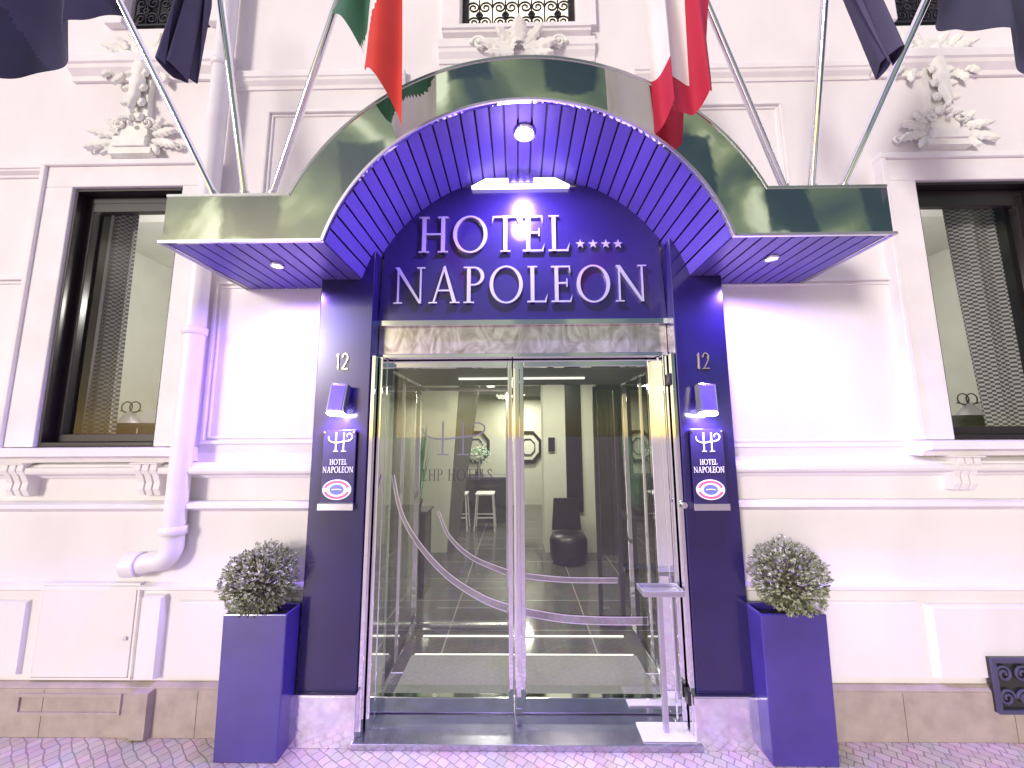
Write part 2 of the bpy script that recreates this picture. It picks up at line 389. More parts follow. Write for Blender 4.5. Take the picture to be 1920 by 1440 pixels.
# ------------------------------------------------------------------ ground
MB().add([(-300, -300, 0), (300, -300, 0), (300, .6, 0), (-300, .6, 0)], [(0, 1, 2, 3)]).build('pavement', M['cobble'], kind='structure', label='pale pinkish cobbled pavement in front of the entrance', cat='pavement')

# ------------------------------------------------------------------ key dimensions
PLo = (X(555, 1285, 0)+X(605, 540, 0))/2; PLi = (X(672, 1285, 0)+X(695, 600, 0))/2
PRi = (X(1305, 1285, 0)+X(1264, 600, 0))/2; PRo = (X(1418, 1285, 0)+X(1350, 540, 0))/2
CX = (PLi+PRi)/2
lw = (X(62, 836, WS), X(285, 838, WS), Z(180, 838, WS), Z(230, 350, WS))
rw_x0 = (X(1790, 824, WS)+X(1720, 337, WS))/2
rw = (rw_x0, rw_x0+(lw[1]-lw[0])+.05, Z(1850, 824, WS), Z(1820, 337, WS))
LD = .08
zt = Z(970, 40, W-LD)
uc = (X(865, 20, W), X(1080, 20, W), zt, zt+1.9)
ulx = (X(245, 20, W), X(398, 20, W)); urx = (X(1668, 20, W), X(1822, 20, W))
ul = (ulx[0], ulx[1], Z(320, 40, W-.05), zt+1.9); ur = (urx[0], urx[1], Z(1745, 34, W-.05), zt+1.9)
dz = 2.46
door = (PLi-.02, PRi+.02, -.02, dz)
openings = [lw, rw, uc, ul, ur, door]

# ------------------------------------------------------------------ building
hotel = thing('hotel_building', (0, W, 0), 'white stucco hotel facade with moulded bands, carved ornaments and stone base', 'building')
xs = sorted({-9, 9, *[o[0] for o in openings], *[o[1] for o in openings]}); zs = sorted({-.02, 8.0, *[max(-.02, o[2]) for o in openings], *[o[3] for o in openings]})
mb = MB()
for i in range(len(xs)-1):
    for k in range(len(zs)-1):
        cx = (xs[i]+xs[i+1])/2; cz = (zs[k]+zs[k+1])/2
        if any(o[0] < cx < o[1] and o[2] < cz < o[3] for o in openings): continue
        mb.sheet_xz(xs[i], xs[i+1], W, zs[k], zs[k+1]); mb.sheet_xz(xs[i], xs[i+1], W+.4, zs[k], zs[k+1])
for x0, x1, z0, z1 in openings:
    mb.add([(x0, W, z0), (x1, W, z0), (x1, W, z1), (x0, W, z1), (x0, W+.4, z0), (x1, W+.4, z0), (x1, W+.4, z1), (x0, W+.4, z1)],
           [(0, 1, 5, 4), (1, 2, 6, 5), (2, 3, 7, 6), (3, 0, 4, 7)])
mb.build('wall', M['wall'], hotel)

sides = [(-9, PLo+.004), (PRo-.004, 9)]
zb = [.275, .775, 1.235, 1.30, 1.44, 1.535]
PROF = [(.45, 0), (.55, .18), (.95, .34), (1, .5), (1, .72), (.8, .8), (.8, .9), (.6, 1)]
for a, b in sides:
    MB().box(a, b, .045, W+.02, 0, zb[0]-.02).mould(a, b, .045, W+.02, zb[0]-.02, zb[0]+.004, [(1, 0), (1, .3), (.8, 1)]).build('plinth', M['plinth'], hotel, bev=.004)
    MB().box(a, b, .085, W+.02, zb[0]+.004, zb[1]).build('lower_band', M['wall'], hotel)
    MB().mould(a, b, .06, W+.02, zb[1], zb[1]+.045, [(.75, 0), (1, .3), (1, .7), (.7, 1)]).build('string_course', M['trim'], hotel)
    MB().box(a, b, .105, W+.02, zb[1]+.045, zb[2]).build('middle_band', M['wall'], hotel)
    MB().mould(a, b, .045, W+.02, zb[2], zb[3], [(.5, 0), (.7, .2), (1, .45), (1, .8), (.65, 1)]).build('string_course', M['trim'], hotel)
    MB().box(a, b, .128, W+.02, zb[3], zb[4]).build('sill_band', M['wall'], hotel)
    MB().mould(a, b, .035, W+.02, zb[4], zb[5], PROF).build('string_course', M['trim'], hotel)
x = X(268, 1330, .045)
MB().taper(x-.05, x+.06, .012, .05, .0, .262, .012).build('plinth_block', M['plinth'], hotel)
x0, x1 = X(35, 1300, .045), X(230, 1300, .045)
MB().frame(x0, x1, .12, .232, .016, .036, .05).build('plinth_slot', M['plinth'], hotel)
for x in (-3.9, -3.3, -2.75, -1.85, 2.15, 2.75, 3.35):
    MB().box(x-.001, x+.001, .0440, .05, .0, .25).build('plinth_joint', M['twig'], hotel)
xh0, xh1 = X(72, 1180, .08), X(258, 1180, .08)
def bevel_panel(x0, x1, z0, z1, y0, y1, i, name='wall_panel'):
    MB().taper(x0, x1, y0, y1, z0, z1, i).build(name, M['wall'], hotel)
bevel_panel(X(1745, 1200, .06), 5.2, .30, .72, .050, .10, .028)
bevel_panel(PRo+.36, X(1735, 1200, .07), .30, .735, .064, .10, .02)
bevel_panel(X(322, 1200, .07), PLo-.1, .30, .735, .064, .10, .02)
bevel_panel(-5.2, xh0-.06, .30, .735, .064, .10, .02)
bevel_panel(xh1+.025, X(305, 1200, .07), .29, .765, .045, .10, .015)
def panel_frame(x0, x1, z0, z1):
    m = MB().frame(x0, x1, z0, z1, .022, W-.022, W+.01)
    m.frame(x0+.034, x1-.034, z0+.034, z1-.034, .014, W-.012, W+.008)
    m.build('panel_moulding', M['trim'], hotel, bev=.004)
panel_frame(X(392, 700, W), PLo-.04, Z(500, 832, W), Z(500, 528, W))
panel_frame(PRo+.04, X(1712, 700, W), Z(1550, 838, W), Z(1550, 522, W))
panel_frame(-4.3, X(40, 700, W)-.02, 1.62, 2.8)
panel_frame(PLo-.55, PLo+.2, 3.05, 4.05)
panel_frame(PRo-.2, PRo+.6, 3.05, 4.05)

def win_scroll(m, cx, cz, r, y, flip=1, tr=.008):
    pts = []
    for k in range(26):
        a = k/25*PI*3.2; rr = r*(1-.8*k/25)
        pts.append((cx+flip*rr*math.cos(a), y, cz+rr*math.sin(a)))
    m.tube(pts, tr, 6)
def window(o):
    x0, x1, z0, z1 = o
    t = MB()
    t.box(x0+.003, x0+.02, W-.03, W+.20, z0+.003, z1-.003); t.box(x1-.02, x1-.003, W-.03, W+.20, z0+.003, z1-.003)
    t.box(x0+.02, x1-.02, W-.03, W+.20, z1-.02, z1-.003); t.box(x0+.02, x1-.02, W-.03, W+.20, z0+.003, z0+.03)
    wn = t.build('window', M['winframe'], hotel, bev=.003)
    f = MB().frame(x0+.021, x1-.021, z0+.031, z1-.021, .052, W+.035, W+.08)
    f.box(x0+.074, x1-.074, W+.03, W+.075, z1-.14, z1-.074)
    f.build('sash', M['winframe'], wn, bev=.004)
    MB().sheet_xz(x0+.07, x1-.07, W+.06, z0+.08, z1-.14).build('pane', M['glass'], wn)
window(lw); window(rw)
def surround(o):
    x0, x1, z0, z1 = o
    m = MB().box(x0-.20, x0-.004, W-.05, W+.01, z0+.0, z1+.004).box(x1+.004, x1+.20, W-.05, W+.01, z0, z1+.004)
    m.box(x0-.20, x1+.20, W-.05, W+.01, z1+.004, z1+.16)
    m.box(x0-.235, x0-.20, W-.07, W+.01, z0, z1+.16).box(x1+.20, x1+.235, W-.07, W+.01, z0, z1+.16)
    m.box(x0-.235, x1+.235, W-.07, W+.01, z1+.16, z1+.20)
    m.build('window_surround', M['trim'], hotel, bev=.006)
    MB().mould(x0-.26, x1+.26, W-.155, W+.01, z0-.095, z0-.004, [(.6, 0), (.7, .3), (1, .45), (1, .9), (.9, 1)]).build('window_sill', M['trim'], hotel)
    for cx in (x0-.02, x1+.04):
        m = MB()
        for k in (-1, 0, 1):
            prof = [(W+.01, z0-.10), (W-.12, z0-.10), (W-.125, z0-.14), (W-.10, z0-.18), (W-.085, z0-.22), (W-.09, z0-.26), (W-.07, z0-.30), (W+.01, z0-.30)]
            xa, xb = cx+k*.05-.02, cx+k*.05+.02
            n = len(prof)
            m.add([(xa, y, z) for y, z in prof]+[(xb, y, z) for y, z in prof], [tuple(range(n)), tuple(range(2*n-1, n-1, -1))]+[(i, (i+1) % n, n+(i+1) % n, n+i) for i in range(n)])
        m.box(cx-.085, cx+.085, W-.14, W+.01, z0-.104, z0-.095)
        m.build('corbel', M['trim'], hotel, bev=.003)
surround(lw); surround(rw)
def upper(o, lit):
    x0, x1, z0, z1 = o
    f = MB().frame(x0+.003, x1-.003, z0-.2, z1-.003, .045, W+.06, W+.12).build('window', M['winframe'], hotel)
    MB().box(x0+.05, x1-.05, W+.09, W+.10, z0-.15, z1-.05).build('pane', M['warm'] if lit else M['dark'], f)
    g = MB(); y = W+.0; n = max(3, int((x1-x0)/.2)); st = (x1-x0-.08)/n
    g.box(x0, x1, y-.008, y+.008, z0+.02, z0+.034)
    g.box(x0, x1, y-.008, y+.008, z0+.46, z0+.48)
    for i in range(n):
        c = x0+.04+st*(i+.5)
        for kz in (.09, .22, .36):
            win_scroll(g, c-.045, z0+kz, .05, y, 1 if kz != .22 else -1, .006); win_scroll(g, c+.045, z0+kz, .05, y, -1 if kz != .22 else 1, .006)
        g.tube([(c, y, z0+.03), (c, y, z0+.47)], .006, 6)
        for k in range(6):
            a = k*PI/3; g.ell((c+.018*math.cos(a), y-.004, z0+.15+.018*math.sin(a)), .012, .01, .012, 0, 6, 4)
        g.tube([(c-st/2, y, z0+.03), (c-st/2, y, z0+.47)], .006, 6)
    g.build('window_grille', M['iron'], f)
    MB().box(x0-.14, x0-.003, W-.05, W+.01, z0-.0, z1).box(x1+.003, x1+.14, W-.05, W+.01, z0, z1).build('window_surround', M['trim'], hotel, bev=.006)
upper(uc, True); upper(ul, False); upper(ur, False)
def ledge(x0, x1, z0, z1, d=.16):
    MB().mould(x0, x1, W-d, W+.01, z0, z1, [(.35, 0), (.4, .2), (.8, .4), (.85, .55), (1, .6), (1, .92), (.95, 1)]).build('window_ledge', M['trim'], hotel)
ledge(X(828, 70, W-LD), X(1110, 70, W-LD), Z(970, 62, W-LD), zt-.004, LD)
ledge(X(822, 100, W-.03), X(1116, 100, W-.03), Z(970, 112, W-.03), Z(970, 74, W-.03), .05)
ledge(ul[0]-.34, ul[1]+.22, Z(320, 135, W-.08), Z(320, 95, W-.08), .08); ledge(ur[0]-.22, ur[1]+.34, Z(1745, 128, W-.08), Z(1745, 88, W-.08), .08)
zc0, zc1 = Z(560, 158, W-.05), Z(560, 130, W-.05)
ledge(ul[1]+.23, uc[0]-.4, zc0, zc1, .05); ledge(uc[1]+.4, ur[0]-.23, zc0, zc1, .05)
zf = Z(60, 335, W)
ledge(-9, lw[0]-.24, zf, zf+.07, .06); ledge(rw[1]+.24, 9, zf, zf+.07, .06)

def volute(m, cx, cz, r, y, sg, fl, tr, turns=3.0):
    pts = []; rs = []
    for k in range(34):
        f = k/33; a = f*PI*turns; rr = r*(1-.86*f)
        pts.append((cx+sg*fl*rr*math.cos(a), y-.015*f, cz+rr*math.sin(a))); rs.append(tr*(1-.35*f))
    m.tube(pts, rs, 10); m.ell((cx, y-.02, cz), tr*1.1, tr*.8, tr*1.1)
def ornament(cx, z0, z1, s):
    m = MB(); h = z1-z0; y = W-.04
    m.prism([(cx-.13*s, z0), (cx+.13*s, z0), (cx+.17*s, z0+.10*h), (cx+.12*s, z0+.45*h), (cx+.19*s, z1), (cx-.19*s, z1), (cx-.12*s, z0+.45*h), (cx-.17*s, z0+.10*h)], W-.04, W+.01)
    m.box(cx-.2*s, cx+.2*s, W-.07, W+.01, z0-.04*h, z0+.05*h); m.box(cx-.26*s, cx+.26*s, W-.055, W+.01, z0-.10*h, z0-.042*h)
    m.leaf(cx, z1-.10*h, PI, .62*h, .18*s, y-.015, bend=0, curl=.02, bulge=.026)
    for k, f in enumerate((.26, .40, .54, .68)):
        for sg in (-1, 1): m.leaf(cx+sg*.02*s, z0+h*f, sg*1.9, .15*s, .11*s, y-.01, bend=sg*.8, curl=.02)
    for f in (.16, .22, .28): m.ell((cx, y-.03, z0+h*f), .03*s, .022, .03*s)
    for sg in (-1, 1):
        volute(m, cx+sg*.19*s, z0+.80*h, .13*s, y-.005, sg, 1, .024*s)
        volute(m, cx+sg*.18*s, z0+.18*h, .08*s, y-.005, sg, 1, .018*s)
        for bx, bz, a, L, w in ((.24, .92, .3, .22, .10), (.28, .90, .8, .30, .12), (.30, .84, 1.3, .34, .12), (.28, .76, 1.8, .28, .11), (.24, .68, 2.2, .20, .10), (.12, .95, .15, .18, .10)):
            m.leaf(cx+sg*bx*s, z0+bz*h, sg*a, L*s, w*s, y+.012, bend=sg*.9, curl=.016, bulge=.016)
        for bx, bz, a, L, w in ((.20, .14, .6, .22, .10), (.24, .09, 1.1, .32, .11), (.24, .03, 1.5, .36, .11), (.20, .0, 2.0, .22, .09)):
            m.leaf(cx+sg*bx*s, z0+bz*h, sg*a, L*s, w*s, y+.012, bend=sg*.7, curl=.016, bulge=.016)
        volute(m, cx+sg*.56*s, z0-.02*h, .06*s, y+.02, sg, -1, .014*s)
    m.build('carved_ornament', M['orn'], hotel)
ornament((lw[0]+lw[1])/2-.02, Z(240, 268, W-.05), Z(240, 72, W-.06), .58)
ornament((rw[0]+rw[1])/2-.14, Z(1795, 252, W-.05), Z(1795, 66, W-.06), .58)
def garland(cx, zt_, s):
    m = MB(); y = W-.06
    m.leaf(cx, zt_-.08*s, 0, .22*s, .18*s, y-.02, bend=0, curl=.05)
    for sg in (-1, 1):
        m.leaf(cx+sg*.03*s, zt_-.10*s, sg*.55, .26*s, .14*s, y, bend=sg*.7, curl=.04)
        m.leaf(cx+sg*.05*s, zt_-.14*s, sg*1.1, .34*s, .14*s, y, bend=sg*.7, curl=.04)
        m.leaf(cx+sg*.05*s, zt_-.18*s, sg*1.5, .30*s, .12*s, y, bend=sg*.5, curl=.04)
        volute(m, cx+sg*.40*s, zt_-.05*s, .08*s, y, sg, 1, .02*s)
    m.build('carved_ornament', M['orn'], hotel)
garland((uc[0]+uc[1])/2, Z(970, 62, W-.1), .72)

t = thing('utility_hatch', ((xh0+xh1)/2, .08, .3), 'flat white utility cupboard door low on the wall below the elbow of the downpipe', 'hatch')
zh = Z(160, 1092, .08)
MB().frame(xh0, xh1, .29, zh, .012, .066, .09).build('frame', M['trim'], t)
MB().box(xh0+.016, xh1-.016, .062, .09, .306, zh-.016).build('door_panel', M['wall'], t, bev=.003)
MB().lathe([(.012, -.008), (.012, .0)], (xh1-.05, .06, .52), 12, 'y').build('lock', M['steel'], t)
vx0, vz0, vz1 = X(1860, 1290, .04), Z(1900, 1335, .04), Z(1900, 1232, .04)
t = thing('vent_grille', (vx0+.15, .04, vz0), 'black wrought iron scroll vent low in the stone base at right edge', 'vent')
MB().box(vx0, vx0+.32, .034, .05, vz0, vz1).build('back_plate', M['lobdark'], t)
m = MB().frame(vx0, vx0+.32, vz0, vz1, .02, .018, .034)
for i in range(3):
    for k in range(2): win_scroll(m, vx0+.06+i*.1, vz0+.08+k*(vz1-vz0-.16), .045, .026, (-1)**(i+k))
m.build('scrollwork', M['f_slate'], t)
pxx = X(362, 700, .07); py_ = .05; ez = Z(340, 1052, .05)
t = thing('downpipe', (pxx, py_, ez), 'white painted downpipe with elbow running down the wall left of the canopy', 'pipe')
pts = [(pxx, py_, 8), (pxx, py_, ez+.10)]+[(pxx-.08+.08*math.cos(a), py_, ez+.08-.08*math.sin(a)) for a in [k*PI/16 for k in range(1, 8)]]+[(pxx-.10, py_, ez), (X(262, 1065, .05), py_, ez-.02)]
MB().tube(pts, .058, 20).build('pipe', M['pipe'], t)
for z in (ez+.15, 2.35, 3.1, 4.3): MB().lathe([(.059, 0), (.070, .006), (.070, .05), (.059, .056)], (pxx, py_, z), 20).build('collar', M['pipe'], t)
e = X(250, 1062, .05)
MB().tube([(e-.03, py_, ez-.022), (e+.05, py_, ez-.018)], .071, 20).build('outlet_collar', M['pipe'], t)
MB().tube([(e-.036, py_, ez-.022), (e-.029, py_, ez-.022)], .055, 20).build('mouth_shade_disc', M['dark'], t)  # near-black disc paints the shade inside the pipe mouth

# ------------------------------------------------------------------ portal
zbase = .272
portal = thing('entrance_portal', (CX, 0, 0), 'glossy dark violet portal with two pillars around the glass entrance doors', 'portal')
for a, b in ((PLo, PLi), (PRi, PRo)):
    MB().box(a, b, 0, W+.01, zbase, 2.95).build('pillar', M['pillar'], portal, bev=.004)
    pb = MB().box(a-.025, b+.008 if a < 0 else b+.025, -.022, W+.02, 0, zbase-.010).build('pillar_base', M['basechrome'], portal, bev=.004)
    MB().box(a-.028, b+.010 if a < 0 else b+.028, -.026, W+.02, zbase-.009, zbase-.001).build('top_edge', M['steel'], pb)
ztymp = Z(970, 600, .1)
arc_cx = (X(605, 452, -.5)+X(1376, 438, -.5))/2; half = (X(1376, 438, -.5)-X(605, 452, -.5))/2
zs_ = (Z(603, 455, -.5)+Z(1376, 438, -.5))/2
zap = Z(977, 188, -.5); rise = zap-zs_
AR = (half*half+rise*rise)/(2*rise); acz = zap-AR
amax = math.asin(min(1, half/AR)) if acz < zs_ else PI-math.asin(half/AR)
def arcpt(a, r): return (arc_cx+r*math.sin(a), acz+r*math.cos(a))
poly = [(PLi+.002, ztymp), (PRi-.002, ztymp)]
ztop = Z(975, 352, .1)
N = 40
for k in range(N+1):
    a = amax-2*amax*k/N; x, z = arcpt(a, AR+.05)
    if PLi+.002 <= x <= PRi-.002: poly.append((x, min(z, ztop)))
MB().prism(poly, .10, .14).build('sign_panel', M['panel'], portal)
MB().box(PLi+.001, PRi-.001, .085, .14, ztymp-.035, ztymp-.001).build('panel_trim', M['chrome'], portal)

# ------------------------------------------------------------------ canopy
YF, YB = -.5, W-.003
x0c = (X(303, 455, YF)); x1c = X(1675, 437, YF)
th = Z(450, 367, YF)-Z(450, 456, YF)
canopy = thing('entrance_canopy', (arc_cx, W, zs_), 'arched canopy with mirror steel fascia and slatted soffit coloured for violet light over the entrance', 'canopy')
OR = AR+(Z(985, 105, YF)-zap)
zo = zs_+th
oa = math.acos((zo-acz)/OR)
NN = 64
inner = [arcpt(-amax+2*amax*k/NN, AR) for k in range(NN+1)]
outer = [arcpt(-oa+2*oa*k/NN, OR) for k in range(NN+1)]
m = MB()
m.ring(outer, inner, YF, YF+.018, closed=False)
m.prism([(x0c, zs_), (inner[0][0], zs_), (outer[0][0], zo), (x0c, zo)], YF, YF+.018)
m.prism([(inner[-1][0], zs_), (x1c, zs_), (x1c, zo), (outer[-1][0], zo)], YF, YF+.018)
m.build('front_fascia', M['fascia'], canopy)
MB().box(x0c-.001, x0c+.016, YF+.019, YB, zs_, zo).build('side_fascia', M['fascia'], canopy)
MB().box(x1c-.016, x1c+.001, YF+.019, YB, zs_, zo).build('side_fascia', M['fascia'], canopy)
lip_o = [arcpt(-amax+2*amax*k/NN, AR+.010) for k in range(NN+1)]; lip_i = [arcpt(-amax+2*amax*k/NN, AR-.004) for k in range(NN+1)]
m = MB().ring(lip_o, lip_i, YF-.010, YF-.001, closed=False)
m.box(x0c-.014, inner[0][0]-.004, YF-.010, YF-.001, zs_-.006, zs_+.008); m.box(inner[-1][0]+.004, x1c+.014, YF-.010, YF-.001, zs_-.006, zs_+.008)
m.box(x0c-.014, x0c-.002, YF-.001, YB, zs_-.006, zs_+.008); m.box(x1c+.002, x1c+.014, YF-.001, YB, zs_-.006, zs_+.008)
m.build('edge_trim', M['edge'], canopy)
m = MB().ring([(arc_cx+(x-arc_cx)*1.004, z+.003) for x, z in outer], [(x, z-.012) for x, z in outer], YF-.004, YB, closed=False)
m.box(x0c+.0, outer[0][0], YF-.004, YB, zo-.010, zo+.003); m.box(outer[-1][0], x1c-.0, YF-.004, YB, zo-.010, zo+.003)
m.build('roof_sheet', M['steel'], canopy)
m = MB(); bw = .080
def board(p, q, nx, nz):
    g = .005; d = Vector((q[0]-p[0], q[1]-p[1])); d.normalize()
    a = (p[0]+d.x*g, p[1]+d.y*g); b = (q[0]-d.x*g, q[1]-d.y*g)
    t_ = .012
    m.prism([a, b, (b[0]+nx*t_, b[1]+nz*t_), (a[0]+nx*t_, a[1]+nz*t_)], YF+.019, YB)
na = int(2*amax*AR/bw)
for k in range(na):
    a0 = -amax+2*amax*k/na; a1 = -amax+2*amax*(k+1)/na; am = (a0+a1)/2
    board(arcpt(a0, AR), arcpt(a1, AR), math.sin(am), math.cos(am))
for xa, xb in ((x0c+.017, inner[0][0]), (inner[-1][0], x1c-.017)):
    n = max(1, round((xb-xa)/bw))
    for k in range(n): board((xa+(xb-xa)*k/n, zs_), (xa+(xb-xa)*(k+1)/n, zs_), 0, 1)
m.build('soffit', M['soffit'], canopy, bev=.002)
m = MB().ring([arcpt(-amax+2*amax*k/NN, AR+.035) for k in range(NN+1)], [arcpt(-amax+2*amax*k/NN, AR+.018) for k in range(NN+1)], YF+.0185, YB, closed=False)
m.box(x0c+.02, inner[0][0]-.03, YF+.0185, YB, zs_+.02, zs_+.03); m.box(inner[-1][0]+.03, x1c-.02, YF+.0185, YB, zs_+.02, zs_+.03)
m.build('soffit_backing', M['dark'], canopy)
def downlight(x, y, z, r, label, en, col):
    t = thing('downlight', (x, y, z), label, 'light', None)
    MB().lathe([(r*.74, -.004), (r*.78, -.014), (r, -.012), (r*1.05, .0), (r, .006)], (x, y, z), 28).build('ring', M['chrome'], t)
    MB().lathe([(0.0, -.008), (r*.72, -.006), (r*.72, .002)], (x, y, z), 24).build('lens', M['lampviolet'], t)
    lamp('downlight_glow', 'SPOT', (x, y, z-.03), en, col, .03, spot=170, target=(x, y-.02, z-1))
downlight(arc_cx, -.28, zap-.002, .066, 'round spot lamp at the top of the canopy arch', 200, (.38, .23, 1))
pl_ = -.23
downlight(X(520, 498, pl_), pl_, zs_-.002, .036, 'small round spot lamp under the left wing of the canopy', 110, (.33, .17, 1))
downlight(X(1447, 488, pl_-.02), pl_-.02, zs_-.002, .036, 'small round spot lamp under the right wing of the canopy', 110, (.33, .17, 1))
t = thing('wall_glow_strip', (CX, .08, ztop), 'pale glowing strip in place of lit wall, with steel bracket, above the lettering under the arch', 'light')  # emissive strip put in for the bright white wall above the panel
xa, xb = X(884, 350, .07), X(1068, 350, .07)
MB().prism([(xa, ztop-.01), (xb, ztop-.01), (xb-.10, ztop+.045), (xa+.10, ztop+.045)], .06, .10).build('diffuser', M['wallglow'], t)
m = MB(); c = CX
m.box(c-.085, c+.085, .035, .062, ztop-.004, ztop+.05)
for k in (-1, 0, 1): m.box(c+k*.05-.014, c+k*.05+.014, .02, .036, ztop+.0, ztop+.055)
m.build('bracket', M['steel'], t, bev=.003)
lamp('arch_fill', 'POINT', (CX, -.06, ztop-.22), 11, (.42, .28, 1), .08)  # unseen violet fill added under the arch

# ------------------------------------------------------------------ lettering
SW = .105; TN = .045; SH = .034
def ell_pts(cx, cy, rx, ry, n=36, a0=0, a1=2*PI, closed=True):
    k = n if closed else n-1
    return [(cx+rx*math.cos(a0+(a1-a0)*i/k), cy+ry*math.sin(a0+(a1-a0)*i/k)) for i in range(n)]
def rect(x0, x1, y0, y1): return ('p', [(x0, y0), (x1, y0), (x1, y1), (x0, y1)])
def serif(xc, w, top): return rect(xc-w/2, xc+w/2, 1-SH, 1) if top else rect(xc-w/2, xc+w/2, 0, SH)
def glyph(ch):
    if ch == 'H': return .84, [rect(.11, .11+SW, 0, 1), rect(.63, .63+SW, 0, 1), rect(.20, .64, .49, .49+TN)]+[serif(x, .28, t_) for x in (.165, .685) for t_ in (0, 1)]
    if ch == 'O': return .98, [('r', ell_pts(.49, .5, .47, .52), ell_pts(.49, .5, .37, .478))]
    if ch == 'T': return .74, [rect(.315, .315+SW, 0, 1), rect(.02, .72, 1-TN, 1), serif(.37, .28, 0), ('p', [(.02, 1-TN), (.06, 1-TN), (.0, .80)]), ('p', [(.68, 1-TN), (.72, 1-TN), (.74, .80)])]
    if ch == 'E': return .60, [rect(.10, .10+SW, 0, 1), rect(.0, .54, 1-TN, 1), rect(.0, .56, 0, TN), rect(.2, .46, .5, .5+TN), rect(.43, .46, .42, .64), ('p', [(.50, 1-TN), (.54, 1-TN), (.55, .8)]), ('p', [(.52, TN), (.56, TN), (.60, .22)])]
    if ch == 'L': return .58, [rect(.10, .10+SW, 0, 1), rect(.0, .54, 0, TN), serif(.155, .28, 1), ('p', [(.49, TN), (.54, TN), (.58, .24)])]
    if ch == 'N': return .92, [rect(.12, .12+TN, 0, 1), rect(.76, .76+TN, .0, 1), ('p', [(.05, 1), (.17, 1), (.815, 0), (.74, 0)]), serif(.145, .24, 0), serif(.79, .24, 1)]
    if ch == 'A': return .88, [('p', [(.10, 0), (.15, 0), (.455, .98), (.41, 1.0)]), ('p', [(.68, 0), (.79, 0), (.46, 1.04), (.40, 1.0)]), rect(.22, .67, .33, .33+TN*.9), serif(.12, .24, 0), serif(.74, .28, 0)]
    if ch == 'P':
        o = [(.16, 1)]+ell_pts(.30, .74, .29, .26, 18, PI/2, -PI/2, False)+[(.16, .48)]
        i = [(.16, 1-TN*.9)]+ell_pts(.29, .74, .20, .26-TN*.9, 18, PI/2, -PI/2, False)+[(.16, .48+TN*.9)]
        return .62, [rect(.10, .10+SW, 0, 1), ('o', o, i), serif(.155, .30, 0), rect(.0, .2, 1-SH, 1)]
    if ch == 'S':
        return .56, [('s', [(.47, .80), (.42, .94), (.27, .985), (.12, .90), (.10, .75), (.22, .60), (.38, .48), (.47, .32), (.43, .12), (.27, .02), (.11, .07), (.05, .24)], .085)]
    return .35, []
def draw_text(m_for, txt, x0, x1, z0, z1, y0, y1, gap=.10):
    gs = [glyph(c) for c in txt]
    tot = sum(g[0] for g in gs)+gap*(len(gs)-1); sx = (x1-x0)/tot; sz = z1-z0; cx = 0
    for c, (w, parts) in zip(txt, gs):
        if c == ' ': cx += w+gap; continue
        m = m_for(c)
        for i, p in enumerate(parts):
            f = lambda q: (x0+(cx+q[0])*sx, z0+q[1]*sz)
            yy = y0-.0003*i
            if p[0] == 'p': m.prism([f(q) for q in p[1]], yy, y1)
            elif p[0] == 'r': m.ring([f(q) for q in p[1]], [f(q) for q in p[2]], yy, y1)
            elif p[0] == 'o': m.ring([f(q) for q in p[1]], [f(q) for q in p[2]], yy, y1, closed=False)
            else: m.ribbon([f(q) for q in p[1]], p[2]*sz, yy, y1)
        cx += w+gap
yl = .078
sign = thing('entrance_sign', (CX, .1, ztymp), 'polished metal serif lettering with four stars on the dark panel under the arch', 'sign')
def letters(txt, a, b, top, bot):
    items = []
    def mf(c):
        m = MB(); items.append(m); return m
    xm = (a+b)/2
    draw_text(mf, txt, X(a, (top+bot)/2, yl), X(b, (top+bot)/2, yl), Z(xm, bot, yl), Z(xm, top, yl), yl, yl+.015)
    for m in items: m.build('letter', M['letter'], sign)
letters('HOTEL', 784, 1068, 405, 472)
letters('NAPOLEON', 737, 1214, 499, 567)
for cxp in (1088, 1112, 1136, 1159):
    c = P(cxp, 457, yl); r = .032
    MB().prism([(c.x+(r if k % 2 == 0 else r*.40)*math.sin(k*PI/5), c.z+(r if k % 2 == 0 else r*.40)*math.cos(k*PI/5)) for k in range(10)], yl, yl+.014).build('star', M['letter'], sign)

for sd, a, b, zc in (('left', 629, 654, 678), ('right', 1304, 1329, 677)):
    c0 = P((a+b)/2, zc, 0); hh = .050; w_ = .0062
    m = MB()
    m.ribbon([(c0.x-.034, c0.z+hh*.66), (c0.x-.022, c0.z+hh)], w_*.8, -.0076, .002)
    m.ribbon([(c0.x-.022, c0.z+hh), (c0.x-.022, c0.z-hh)], w_, -.008, .002)
    q = lambda u_, v_: (c0.x+.004+u_*.036, c0.z-hh+v_*2*hh)
    m.ribbon([q(.02, .74), q(.10, .90), q(.45, 1.0), q(.85, .88), q(.92, .68), q(.70, .46), q(.35, .22), q(.0, .03)], w_*.9, -.008, .002)
    m.ribbon([q(-.05, .035), q(1.0, .035)], w_*.9, -.0084, .002)
    m.build('house_number', M['gold'], label='thin metal house number 12 on the %s pillar' % sd, cat='house number')

